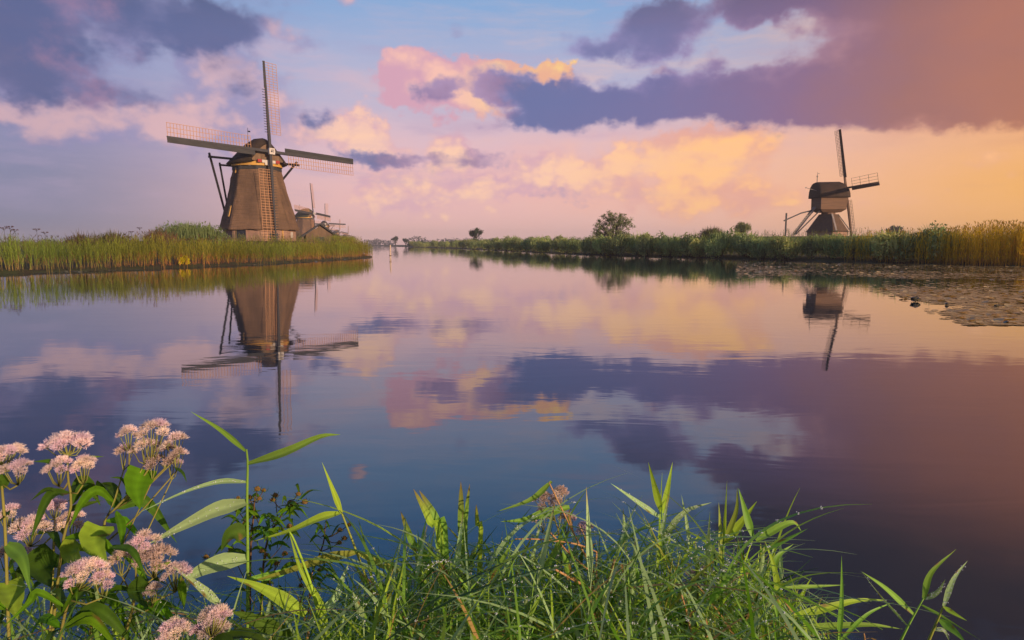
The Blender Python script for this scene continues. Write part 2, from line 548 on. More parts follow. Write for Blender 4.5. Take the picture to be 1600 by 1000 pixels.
MILL_XY = (-39.0, 100.0)
def ss(x, a, b_):
    t = np.clip((x - a) / (b_ - a), 0, 1)
    return t * t * (3 - 2 * t)

def height(px, py):
    px, py = np.asarray(px, dtype=float), np.asarray(py, dtype=float)
    d = sdist(px, py)
    h = np.where(d < 0, -1.3 * ss(-d, 0, 2.5) - 0.05, 0.015 + 0.285 * ss(d, 0.8, 4.0) + 0.5 * ss(d, 3, 25))
    left = (px < -0.15 * py) & (py > 20)
    bump_ = ss(30 - np.hypot(px - MILL_XY[0] + 4, py - MILL_XY[1]), 0, 18)
    h = np.where(left & (d > 0), np.maximum(h, 0.2 + 1.9 * bump_), h)
    rb = ss(34 - np.hypot(px - 66, py - 136), 0, 16)
    h = np.where((px > 40) & (d > 0), np.maximum(h, 0.2 + 3.0 * rb), h)
    return h

def hz(x, y):
    return float(height(np.array([x]), np.array([y]))[0])

def build_ground():
    a = np.concatenate([np.arange(-180, -50, 4.0), np.arange(-50, 50, 0.4), np.arange(50, 180, 4.0)])
    r = np.exp(np.linspace(math.log(0.35), math.log(1500), 190))
    A, RR = np.meshgrid(np.radians(a), r)
    X, Y = RR * np.sin(A), RR * np.cos(A)
    Z = height(X, Y)
    na, nr = len(a), len(r)
    V = np.stack([X.ravel(), Y.ravel(), Z.ravel()], 1)
    V = np.vstack([V, [[0, 0, hz(0, 0)]]])
    fs = []
    for i in range(nr - 1):
        for k in range(na):
            k2 = (k + 1) % na
            fs.append((i * na + k, (i + 1) * na + k, (i + 1) * na + k2, i * na + k2))
    c = nr * na
    for k in range(na):
        fs.append((c, k, (k + 1) % na))
    me = bpy.data.meshes.new('ground')
    me.from_pydata(V.tolist(), [], fs)
    me.shade_smooth()
    m = solid('earth_and_turf', (0.055, 0.065, 0.02), (0.05, 0.038, 0.022), 1.2, 0.95, 0.6, bscale=9)
    me.materials.append(m)
    tag(link('ground', me), kind='structure')
build_ground()

def build_water():
    m, b, out = new_mat('canal_water')
    geo = b.node('ShaderNodeNewGeometry')
    pos = geo.outputs['Position']
    # light wind ripples in drifting patches over an otherwise calm surface
    patch = b.step(b.noise(b.vmul(pos, (0.02, 0.06, 1)), 1.0, 3.0, 0.6).outputs['Fac'], 0.42, 0.66)
    r1 = b.noise(b.vmul(pos, (0.55, 1.5, 1)), 1.0, 3.0, 0.55, 0.6).outputs['Fac']
    r2 = b.noise(b.vmul(pos, (2.2, 5.5, 1)), 1.0, 2.0, 0.5, 0.4).outputs['Fac']
    hgt = b.add(b.mul(r1, 0.020), b.mul(b.mul(r2, 0.010), b.mad(patch, 1.0, 0.22)))
    bn = b.node('ShaderNodeBump')
    bn.inputs['Strength'].default_value = 0.125
    bn.inputs['Distance'].default_value = 1.0
    b.link(hgt, bn.inputs['Height'])
    fr = b.node('ShaderNodeFresnel')
    fr.inputs['IOR'].default_value = 1.58
    b.link(bn.outputs[0], fr.inputs['Normal'])
    df = b.node('ShaderNodeBsdfDiffuse')
    b.put(df.inputs[0], (0.008, 0.029, 0.050, 1))
    gl = b.node('ShaderNodeBsdfGlossy')
    gl.inputs['Roughness'].default_value = 0.025
    b.put(gl.inputs[0], (1, 1, 1, 1))
    b.link(bn.outputs[0], gl.inputs['Normal'])
    mx = b.node('ShaderNodeMixShader')
    b.link(b.m('POWER', fr.outputs[0], 0.78), mx.inputs[0]); b.link(df.outputs[0], mx.inputs[1]); b.link(gl.outputs[0], mx.inputs[2])
    b.link(mx.outputs[0], out.inputs[0])
    mb = MB()
    n, rr = 64, 1490
    mb.add([(rr * math.cos(i * 2 * math.pi / n), rr * math.sin(i * 2 * math.pi / n), 0) for i in range(n)], [tuple(range(n))])
    tag(mb.build('water', m), kind='structure')
build_water()

# ------------------------------------------------------------------ scattering of small plants (numpy)
def ribbon_np(L, w, lean, droop, seg, side, base, phi):
    """a grass ribbon as (verts, quads): rises from base, leans and droops along heading phi"""
    t = np.linspace(0, 1, seg + 1)
    out_ = lean * L * t + droop * L * t * t
    up = L * t * math.sqrt(max(0.05, 1 - lean * lean)) - droop * L * t * t * 0.9
    wid = w * np.minimum(1.0, 1.6 * t + 0.5) * (1 - t) ** 0.7 + 0.0006
    hx, hy = math.cos(phi), math.sin(phi)
    sx, sy = math.cos(phi + side), math.sin(phi + side)
    c = np.stack([base[0] + hx * out_, base[1] + hy * out_, base[2] + up], 1)
    s = np.stack([sx * wid / 2, sy * wid / 2, np.zeros_like(wid)], 1)
    v = np.empty((2 * (seg + 1), 3))
    v[0::2] = c - s
    v[1::2] = c + s
    q = np.array([[2 * i, 2 * i + 1, 2 * i + 3, 2 * i + 2] for i in range(seg)])
    return v, q

def join_np(parts):
    vs, qs, cs, o = [], [], [], 0
    for v, q, c in parts:
        vs.append(v); qs.append(q + o); cs.append(c); o += len(v)
    return np.vstack(vs), np.vstack(qs), np.vstack(cs)

def reed_template(rs, hgt=2.2, straw=(0.66, 0.33, 0.12), green=(0.30, 0.33, 0.055), plume=0.3, tassel=(0.26, 0.17, 0.11)):
    parts = []
    lean = min(0.6, abs(rs.normal()) * 0.17)
    phi = rs.uniform(0, 6.28)
    v, q = ribbon_np(hgt, 0.028, lean, 0.03, 4, rs.uniform(0.6, 2.2), (0, 0, 0), phi)
    t = (v[:, 2:3] / hgt)
    k = np.clip((t - 0.06) / 0.22, 0, 1)
    parts.append((v, q, np.array(straw) * (1 - k) + np.array(green) * k))
    n = rs.integers(6, 9)
    for i in range(n):
        f = 0.20 + 0.75 * i / n + rs.uniform(-0.04, 0.04)
        p = (lean * hgt * f * math.cos(phi), lean * hgt * f * math.sin(phi), hgt * f * 0.97)
        a = rs.uniform(0, 6.28)
        v, q = ribbon_np(rs.uniform(0.35, 0.62), rs.uniform(0.03, 0.05), rs.uniform(0.25, 0.55), rs.uniform(0.05, 0.35), 3, 1.57 + rs.uniform(-0.5, 0.5), p, a)
        g = np.array(green) * rs.uniform(0.75, 1.3)
        if f < 0.34 and rs.random() < 0.5:
            g = np.array(straw) * 0.8
        parts.append((v, q, np.tile(g, (len(v), 1))))
    if rs.random() < plume:
        for i in range(4):
            v, q = ribbon_np(rs.uniform(0.2, 0.34), 0.05, rs.uniform(0.2, 0.5), 0.25, 2, 1.57, (lean * hgt * math.cos(phi), lean * hgt * math.sin(phi), hgt * 0.95), phi + rs.uniform(-0.7, 0.7))
            parts.append((v, q, np.tile(tassel, (len(v), 1))))
    return join_np(parts)

def scatter(templates, xyz, scale, yaw, gain):
    """copies of the templates joined in one array set"""
    vs, qs, cs, o = [], [], [], 0
    for i in range(len(xyz)):
        v, q, c = templates[i % len(templates)]
        cs_, sn = math.cos(yaw[i]), math.sin(yaw[i])
        w = np.empty_like(v)
        w[:, 0] = (v[:, 0] * cs_ - v[:, 1] * sn) * scale[i] + xyz[i][0]
        w[:, 1] = (v[:, 0] * sn + v[:, 1] * cs_) * scale[i] + xyz[i][1]
        w[:, 2] = v[:, 2] * scale[i] + xyz[i][2]
        vs.append(w); qs.append(q + o); cs.append(c * gain[i]); o += len(v)
    return np.vstack(vs), np.vstack(qs), np.vstack(cs)

def along(points, n, dmin, dmax, rs, power=1.0):
    """random points in a band beside a polyline; positive side is to its right"""
    P_ = np.array(points, dtype=float)
    seg = np.diff(P_, axis=0)
    ln = np.hypot(seg[:, 0], seg[:, 1])
    cum = np.concatenate([[0], np.cumsum(ln)])
    s = rs.uniform(0, cum[-1], n)
    i = np.clip(np.searchsorted(cum, s) - 1, 0, len(ln) - 1)
    t = (s - cum[i]) / ln[i]
    base = P_[i] + seg[i] * t[:, None]
    nrm = np.stack([seg[i, 1], -seg[i, 0]], 1) / ln[i][:, None]
    d = dmin + (dmax - dmin) * rs.uniform(0, 1, n) ** power
    return base + nrm * d[:, None], s / cum[-1]

def noise2(x, y, s, seed=0.0):
    return np.array([mnoise.noise((a * s, b_ * s, seed)) for a, b_ in zip(x, y)])

def reeds_on_left_bank():
    rs = np.random.default_rng(11)
    tm = [reed_template(rs) for _ in range(14)]
    shore = [(-60, 12.4), (-50, 16), (-34, 27), (-28, 35), (-24, 43), (-20.5, 52), (-19, 65), (-17.9, 76), (-17.6, 81), (-19, 85), (-23, 94), (-30, 122)]
    shore = shore[::-1]           # land to the right of this direction
    p1, _ = along(shore, 6400, -0.15, 3.2, rs, 1.1)
    p2, _ = along(shore, 4200, 3.0, 17.0, rs, 1.0)
    p = np.vstack([p1, p2])
    keep = (sdist(p[:, 0], p[:, 1]) > -0.45 + 0.5 * noise2(p[:, 0], p[:, 1], 0.8, 4)) & (np.hypot(p[:, 0] - MILL_XY[0], p[:, 1] - MILL_XY[1]) > 9)
    p = p[keep]
    z = height(p[:, 0], p[:, 1])
    nz = noise2(p[:, 0], p[:, 1], 0.22) + 0.5 * noise2(p[:, 0], p[:, 1], 0.9, 3)
    d = sdist(p[:, 0], p[:, 1])
    H = 0.80 + 0.30 * nz + rs.uniform(-0.14, 0.10, len(p))
    H *= np.where(d > 4, 0.84, 1.0) * (1 - 0.35 * ss(z, 0.8, 2.0))
    tone = 1.0 + 0.5 * noise2(p[:, 0], p[:, 1], 0.35, 9)
    warm = noise2(p[:, 0], p[:, 1], 0.12, 5)
    gain = np.stack([tone * (1 + 0.35 * warm), tone, tone * (1 - 0.2 * warm)], 1)
    V, Q, C_ = scatter(tm, np.column_stack([p, z - 0.05]), H, rs.uniform(0, 6.28, len(p)), gain)
    o = link('reeds', np_mesh('reeds', V, Q, C_, M_REED))
    tag(o, 'tall green reed bed with straw coloured feet along the left bank', 'reeds', kind='stuff')
reeds_on_left_bank()

def leaf_cluster(rs, n, rx, ry, rz_, size, green, shell=0.55, up=0.35):
    """leaf quads through a lumpy ellipsoid; (verts, quads, tint)"""
    d = rs.normal(size=(n, 3))
    d /= np.linalg.norm(d, axis=1)[:, None]
    rad = (shell + (1 - shell) * rs.uniform(0, 1, n)) * (1 + 0.22 * np.array([mnoise.noise((a * 1.9, b_ * 1.9, c * 1.9 + 7)) for a, b_, c in d]))
    c = d * rad[:, None] * np.array([rx, ry, rz_])
    a = rs.normal(size=(n, 3)) + np.array([0, 0, up])
    a /= np.linalg.norm(a, axis=1)[:, None]
    r = np.cross(a, rs.normal(size=(n, 3)))
    r /= np.linalg.norm(r, axis=1)[:, None]
    s = size * rs.uniform(0.6, 1.3, n)[:, None]
    V = np.empty((n, 4, 3))
    V[:, 0] = c - a * s
    V[:, 1] = c + r * s * 0.38
    V[:, 2] = c + a * s
    V[:, 3] = c - r * s * 0.38
    g = np.array(green) * rs.uniform(0.7, 1.35, (n, 1)) * np.array([1, 1, 1]) * (1 + 0.12 * rs.normal(size=(n, 1)) * np.array([1, 0, 0]))
    return V.reshape(-1, 3), np.arange(n * 4).reshape(-1, 4), np.repeat(np.clip(g, 0.004, 1), 4, axis=0)

def bush_mesh(name, rs, n, r, h, size, green, lumps=6, spiky=0.35):
    parts = []
    for i in range(lumps):
        a = rs.uniform(0, 6.28)
        q = rs.uniform(0.1, 0.75) * r
        v, f, c = leaf_cluster(rs, n // lumps, r * rs.uniform(0.35, 0.6), r * rs.uniform(0.35, 0.6), h * rs.uniform(0.3, 0.46), size, np.array(green) * rs.uniform(0.75, 1.3), 0.5, 0.7)
        v = v + np.array([q * math.cos(a), q * math.sin(a), h * rs.uniform(0.38, 0.66)])
        parts.append((v, f, c))
    for i in range(int(n * spiky * 0.3)):
        a, q = rs.uniform(0, 6.28), r * math.sqrt(rs.uniform(0, 1)) * 0.95
        top = h * (1.12 - 0.45 * (q / r) ** 2) * rs.uniform(0.72, 1.1)
        v, f = ribbon_np(h * rs.uniform(0.25, 0.5), size * 0.55, rs.uniform(0, 0.45), rs.uniform(0, 0.3), 3, 1.57, (q * math.cos(a), q * math.sin(a), top * 0.62), a + rs.uniform(-1, 1))
        parts.append((v, f, np.tile(np.array(green) * rs.uniform(0.8, 1.5), (len(v), 1))))
    V, Q, C_ = join_np(parts)
    V[:, 2] = np.maximum(V[:, 2], -0.2)
    return np_mesh(name, V, Q, C_, M_BUSH)

def stem_mesh(name, rs, r, h, n=7):
    mb = MB()
    for i in range(n):
        a = rs.uniform(0, 6.28)
        q = rs.uniform(0.2, 0.75) * r
        mb.tube([(0.08 * r * math.cos(a), 0.08 * r * math.sin(a), -0.15), (0.5 * q * math.cos(a), 0.5 * q * math.sin(a), h * 0.35), (q * math.cos(a), q * math.sin(a), h * 0.8)], [0.03, 0.022, 0.008], 5)
    return mb.mesh(name, M_BARK)

def right_bank():
    rs = np.random.default_rng(23)
    shore = [(80, 33), (50, 38.5), (36.8, 46), (30, 59), (20, 79), (10, 100), (0, 145), (-10, 200), (-64, 400), (-150, 700)]
    shore = shore[::-1]
    # land lies on the left of the outward walk, i.e. to the left of the reversed one: mirror the offsets
    greens = [(0.33, 0.37, 0.15), (0.27, 0.33, 0.145), (0.37, 0.39, 0.15), (0.26, 0.30, 0.14)]
    meshes = []
    for i in range(5):
        meshes.append((bush_mesh('crown', rs, 1700, 1.6, 2.9, 0.17, greens[i % 4], 7), stem_mesh('stem', rs, 1.4, 2.0)))
    # bushes of the bank, from the near right end to the far bend
    proto = None
    lab = 'round green bush in the bushy fringe along the right hand waterside'
    pts = []
    s_near = [(36.8, 46), (30, 59), (20, 79), (10, 100), (0, 145), (-10, 200), (-64, 400)]
    P_ = np.array(s_near, float)
    for i in range(len(P_) - 1):
        a, c = P_[i], P_[i + 1]
        L = np.hypot(*(c - a))
        step = 1.55 if i < 3 else (3.2 if i == 3 else (4.6 if i == 4 else 11.0))
        k = int(L / step)
        nrm = np.array([c[1] - a[1], -(c[0] - a[0])]) / L
        for j in range(k):
            q = a + (c - a) * ((j + rs.uniform(-0.3, 0.3)) / k)
            w = rs.uniform(0.7, 1.5) + (rs.uniform(0.5, 2.4) if rs.random() < 0.5 else 0)
            pts.append((q + nrm * w, (0.74 + 0.36 * rs.random()) * (1.0 if i < 4 else 1.15), i))
    n = 0
    for q, sc_, i in pts:
        u = q[0] / q[1] * FPX + PU
        if u > 1620: continue
        if u > 1440 and rs.random() < 0.30 + (u - 1440) / 200: continue
        me, st = meshes[n % 5]
        n += 1
        tone_w = ('mid green', 'deep green', 'yellowish green', 'dull green')[(n - 1) % 5 % 4]
        zone = 'along the waterside from the reeds to the boxy mill' if u > 1340 else 'at the waterside below the boxy mill' if u > 1225 else 'in the right bank fringe between lone tree and boxy mill' if u > 1010 else 'at the waterside in front of the lone open tree' if u > 900 else 'on the right bank left of the lone tree' if u > 765 else 'on the far canal bend near the dense upright tree'
        size = 'big' if sc_ > 0.95 else 'small' if sc_ < 0.84 else 'medium'
        lab = '%s %s bush %s' % (size, tone_w, zone)
        if proto is None:
            proto = thing('bank_bush', lab, 'bush', group='bushes of the right waterside')
            link('crown', me, proto)
            link('stem', st, proto)
            o = proto
        else:
            o = proto.copy()
            COL.objects.link(o)
            o['label'] = lab
            for ch in proto.children:
                c = ch.copy()
                c.data = me if c.name.startswith('crown') else st
                COL.objects.link(c)
                c.parent = o
        o.location = (q[0], q[1], hz(q[0], q[1]) - 0.05)
        o.rotation_euler = (0, 0, rs.uniform(0, 6.28))
        o.scale = (sc_ * rs.uniform(0.9, 1.25), sc_ * rs.uniform(0.9, 1.25), sc_)
    # reeds between and behind the bushes, golden light painted into those by the lily pads
    green_t = [reed_template(rs, 2.4, (0.28, 0.2, 0.08), (0.26, 0.32, 0.08), 0.15) for _ in range(8)]
    glow_tint_t = [reed_template(rs, 2.8, (0.62, 0.30, 0.06), (0.74, 0.47, 0.03), 0.5, (0.55, 0.33, 0.06)) for _ in range(8)]
    line = np.array(shore)[::-1]
    vs = []
    def band(n, lo, hi, tm, seg, dmin, dmax, hs, pw=1.0):
        p, f = along(seg, n, dmin, dmax, rs, pw)
        d = sdist(p[:, 0], p[:, 1])
        p = p[d > 0.03]
        z = height(p[:, 0], p[:, 1])
        nz = noise2(p[:, 0], p[:, 1], 0.25)
        H = hs * (1 + 0.2 * nz + rs.uniform(-0.15, 0.1, len(p)))
        tone = 1 + 0.45 * noise2(p[:, 0], p[:, 1], 0.5, 9)
        V, Q, C_ = scatter(tm, np.column_stack([p, z - 0.05]), H, rs.uniform(0, 6.28, len(p)), np.repeat(tone[:, None], 3, 1))
        vs.append((V, Q, C_))
    band(2600, 0, 0, green_t, [(37, 45.8), (30, 59), (20, 79), (10, 100)], 2.2, 8, 0.95)
    band(2200, 0, 0, green_t, [(10, 100), (0, 145), (-10, 200), (-64, 400)], 2.0, 10, 0.95)
    V, Q, C_ = join_np(vs)
    tag(link('reeds', np_mesh('reeds', V, Q, C_, M_REED)), 'green reeds and rank weeds filling in between the bushes of the right bank', 'reeds', kind='stuff')
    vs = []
    band(5200, 0, 0, glow_tint_t, [(62, 36), (50, 38.5), (36.8, 46), (33, 53)], 0.05, 5, 1.0)
    band(260, 0, 0, glow_tint_t, [(33, 53), (30, 59)], 0.3, 5, 0.9)
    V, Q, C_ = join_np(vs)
    tag(link('reeds', np_mesh('reeds', V, Q, C_, M_REED)), 'reed bed tinted with golden light on the near right bank behind the lily pads', 'reeds', kind='stuff')
right_bank()

# ------------------------------------------------------------------ windmills
def thatch(name, c1, c2, dark):
    m, b, out = new_mat(name)
    p = b.node('ShaderNodeBsdfPrincipled')
    p.inputs['Roughness'].default_value = 0.95
    p.inputs['Specular IOR Level'].default_value = 0.15
    b.link(p.outputs[0], out.inputs[0])
    o = b.node('ShaderNodeTexCoord').outputs['Object']
    big = b.noise(b.vmul(o, (1, 1, 0.55)), 0.55, 4.0, 0.6).outputs['Fac']
    course = b.noise(b.vmul(o, (0.5, 0.5, 7.0)), 0.9, 4.0, 0.65).outputs['Fac']
    straw = b.noise(b.vmul(o, (14, 14, 1.6)), 1.0, 4.0, 0.65).outputs['Fac']
    c = b.mix(b.step(big, 0.3, 0.7), c1, c2)
    run = b.noise(b.vmul(o, (1.1, 1.1, 0.10)), 1.0, 5.0, 0.65).outputs['Fac']
    c = b.mix(b.mul(b.step(run, 0.50, 0.72), 0.7), c, dark)
    c = b.mix(b.mul(b.step(course, 0.45, 0.75), 0.55), c, dark)
    c = b.mix(b.mul(b.step(straw, 0.4, 0.8), 0.35), c, dark)
    b.put(p.inputs['Base Color'], c)
    bn = b.node('ShaderNodeBump')
    bn.inputs['Strength'].default_value = 0.8
    bn.inputs['Distance'].default_value = 0.14
    b.link(b.add(course, b.mul(straw, 0.5)), bn.inputs['Height'])
    b.link(bn.outputs[0], p.inputs['Normal'])
    return m

M_THATCH = thatch('old_thatch', (0.235, 0.138, 0.082), (0.145, 0.088, 0.056), (0.075, 0.05, 0.034))
M_CAPTH = thatch('cap_thatch', (0.075, 0.050, 0.034), (0.048, 0.034, 0.025), (0.026, 0.02, 0.015))
M_MOSSY = thatch('mossy_thatch', (0.075, 0.085, 0.035), (0.06, 0.06, 0.032), (0.03, 0.03, 0.018))
M_BRICK = solid('pale_brickwork', (0.36, 0.215, 0.155), (0.28, 0.17, 0.13), 1.6, 0.9, 0.4, (1, 1, 3))
M_BOARD = solid('tarred_board', (0.050, 0.048, 0.050), (0.035, 0.034, 0.037), 2.0, 0.7, 0.3, (1, 1, 0.3))
M_SPAR = solid('dark_spar_paint', (0.046, 0.043, 0.048), (0.032, 0.031, 0.035), 1.0, 0.6, 0.2)
M_LATT = solid('red_brown_lattice', (0.56, 0.29, 0.14), (0.46, 0.23, 0.115), 2.0, 0.7)
M_YELLOW = solid('ochre_paint', (0.60, 0.33, 0.07), (0.50, 0.27, 0.06), 2.0, 0.6)
M_WHITE = solid('white_paint', (0.58, 0.52, 0.46), (0.48, 0.43, 0.39), 2.0, 0.55)
M_RED = solid('red_paint', (0.36, 0.03, 0.025), (0.28, 0.025, 0.02), 2.0, 0.55)
M_PLANK = solid('weathered_plank', (0.20, 0.125, 0.075), (0.13, 0.085, 0.055), 1.5, 0.85, 0.4, (1, 1, 0.2))
M_DOOR = solid('blue_black_door', (0.022, 0.028, 0.045), (0.016, 0.02, 0.03), 2.0, 0.5)
M_ROOF = solid('dark_roof_tile', (0.06, 0.042, 0.034), (0.04, 0.03, 0.026), 2.5, 0.85, 0.4)

PROFILE = [(0.0, 5.95), (0.03, 5.80), (0.10, 5.58), (0.15, 5.46), (0.2, 5.34), (0.25, 5.21), (0.30, 5.08), (0.365, 4.89), (0.43, 4.72), (0.5, 4.54), (0.56, 4.39), (0.62, 4.25), (0.68, 4.11), (0.745, 3.97), (0.81, 3.84), (0.87, 3.70), (0.935, 3.56), (1.0, 3.42)]
ZB, ZT = 1.85, 11.15          # lower edge and top of the thatch above the mill's foot
HUBZ = 13.15

def octo(r, z, off, sub=3, crisp=0.05):
    """octagon ring with slightly rounded corners, corner 0 at compass angle off from -y towards +x"""
    pts = []
    for k in range(8):
        a0 = off + k * math.pi / 4
        a1 = a0 + math.pi / 4
        p0 = Vector((math.sin(a0), -math.cos(a0), 0)) * r
        p1 = Vector((math.sin(a1), -math.cos(a1), 0)) * r
        for t in (crisp, 0.2, 0.35, 0.5, 0.65, 0.8, 1 - crisp):
            q = p0.lerp(p1, t)
            pts.append((q.x, q.y, z))
    return pts

def face_frame(off, k, r0, z0, r1, z1):
    """middle, outward normal, right and up vectors of facet k between two rings"""
    a = off + (k + 0.5) * math.pi / 4
    c = math.cos(math.pi / 8)
    n = Vector((math.sin(a), -math.cos(a), 0))
    lo, hi = n * r0 * c + Vector((0, 0, z0)), n * r1 * c + Vector((0, 0, z1))
    up = (hi - lo).normalized()
    right = Vector((math.cos(a), math.sin(a), 0))
    return lo, hi, right.cross(up).normalized(), right, up

def rad_at(z):
    t = (z - ZB) / (ZT - ZB)
    for (t0, r0), (t1, r1) in zip(PROFILE, PROFILE[1:]):
        if t <= t1:
            return r0 + (r1 - r0) * (t - t0) / (t1 - t0)
    return PROFILE[-1][1]

_shared = {}
def shared(key, fn):
    if key not in _shared:
        _shared[key] = fn()
    return _shared[key]

def sail_parts(parent, hub, tilt, ang_, key, full, L=13.4, boards='full', lat_w=1.9, lat_m=None, board_r=None, bars=27, r0=2.7, side=1, label=None, board_w=0.62, body_m=None):
    """one sail: tapering spar with wind boards on one edge and a lattice on the other"""
    lat_m = lat_m or M_LATT
    sp_m, bd_m = body_m or M_SPAR, body_m or M_BOARD
    def spar():
        mb = MB()
        mb.bar((0, 0, -0.4), (0, 0, L), 0.42, 0.36, (0, 1, 0), 0.18, 0.16)
        return mb.mesh('sail', sp_m)
    s = link('sail', shared((key, 'spar'), spar), parent, hub)
    s.rotation_euler = (Matrix.Rotation(tilt, 3, 'X') @ Matrix.Rotation(ang_, 3, 'Y')).to_euler()
    if label: s['label'] = label
    def crossbar():
        mb = MB(); mb.bar((-0.26 * side, 0, 0), (lat_w * side, 0, 0), 0.05, 0.05, (0, 1, 0)); return mb.mesh('lattice_bar', lat_m)
    def hem():
        mb = MB(); mb.bar((0, 0.05, r0), (0, 0.05, L - 0.05), 0.05, 0.045, (0, 1, 0)); return mb.mesh('hem_lath', lat_m)
    def peg():
        mb = MB(); mb.bar((-0.12 * side, 0, 0), (-0.62 * side, 0, 0), 0.07, 0.06, (0, 1, 0)); return mb.mesh('board_peg', M_SPAR)
    zs = [r0 + (L - 0.1 - r0) * i / bars for i in range(bars + 1)]
    hems = [lat_w * f for f in ((0.34, 0.67, 1.0) if full else (0.34, 0.67, 1.0))]
    if full:
        for z in zs:
            link('lattice_bar', shared((key, 'cross'), crossbar), s, (0, 0.03, z))
        for h in hems:
            link('hem_lath', shared((key, 'hem'), hem), s, (h * side, 0, 0))
    else:
        def latt():
            mb = MB()
            for z in zs: mb.bar((-0.26 * side, 0.03, z), (lat_w * side, 0.03, z), 0.07, 0.06, (0, 1, 0))
            for h in hems: mb.bar((h * side, 0.06, r0), (h * side, 0.06, L), 0.07, 0.06, (0, 1, 0))
            return mb.mesh('lattice', lat_m)
        link('lattice', shared((key, 'latt'), latt), s)
    rng = {'full': [(r0 - 0.5, L)], 'tip': [(9.4, L)], 'none': []}[boards] if board_r is None else board_r
    for (a, b_) in rng:
        def brd():
            mb = MB()
            bw = board_w
            if boards == 'tip':
                mb.bar((-0.20 * side, -0.05, a), (-0.16 * side, -0.05, b_), 0.16, 0.05, (0.0, 1, 0.0))
                return mb.mesh('wind_board', bd_m)
            # two overlapping boards, set at a slight angle to the sail plane
            mb.bar((-0.30 * side, -0.05, a), (-0.26 * side, -0.05, b_), board_w * 0.62, 0.05, (0.0, 1, 0.0))
            mb.bar((-bw * 1.0 * side, -0.09, a), (-bw * 0.97 * side, -0.09, b_), bw * 0.62, 0.05, (0.18 * side, 1, 0))
            return mb.mesh('wind_board', bd_m)
        link('wind_board', shared((key, 'board', a, b_), brd), s)
    if boards in ('tip', 'none') and full:
        for z in zs:
            if boards == 'tip' and z > 9.3: break
            link('board_peg', shared((key, 'peg'), peg), s, (0, -0.02, z + 0.15))
    return s

def cap_mesh(mat):
    """thatched boat-shaped cap: bell section lofted from the front gable to the rounded back"""
    mb = MB()
    # (y, half width at the eave, eave z, ridge z)
    st = [(-3.55, 2.6, 11.95, 14.55), (-3.2, 3.2, 11.85, 15.0), (-2.2, 3.8, 11.75, 15.5), (-0.6, 4.1, 11.7, 15.62),
          (1.0, 4.1, 11.7, 15.35), (2.4, 3.75, 11.75, 14.7), (3.6, 2.9, 11.85, 13.7), (4.2, 1.6, 12.0, 12.7)]
    prof = [(1.0, 0.0), (0.93, 0.10), (0.80, 0.27), (0.63, 0.47), (0.46, 0.67), (0.30, 0.85), (0.15, 0.965), (0.0, 1.0)]
    rings = []
    for (y, w, e, r) in st:
        rg = [(-w * a, y, e + (r - e) * h) for a, h in prof] + [(w * a, y, e + (r - e) * h) for a, h in prof[-2::-1]]
        # thickness under the eave
        rg += [(w * 0.9, y, e - 0.12), (w * 0.5, y, e + 0.25), (-w * 0.5, y, e + 0.25), (-w * 0.9, y, e - 0.12)]
        rings.append(rg)
    mb.loft(rings, True, False, True)
    return mb.mesh('cap', mat, True)

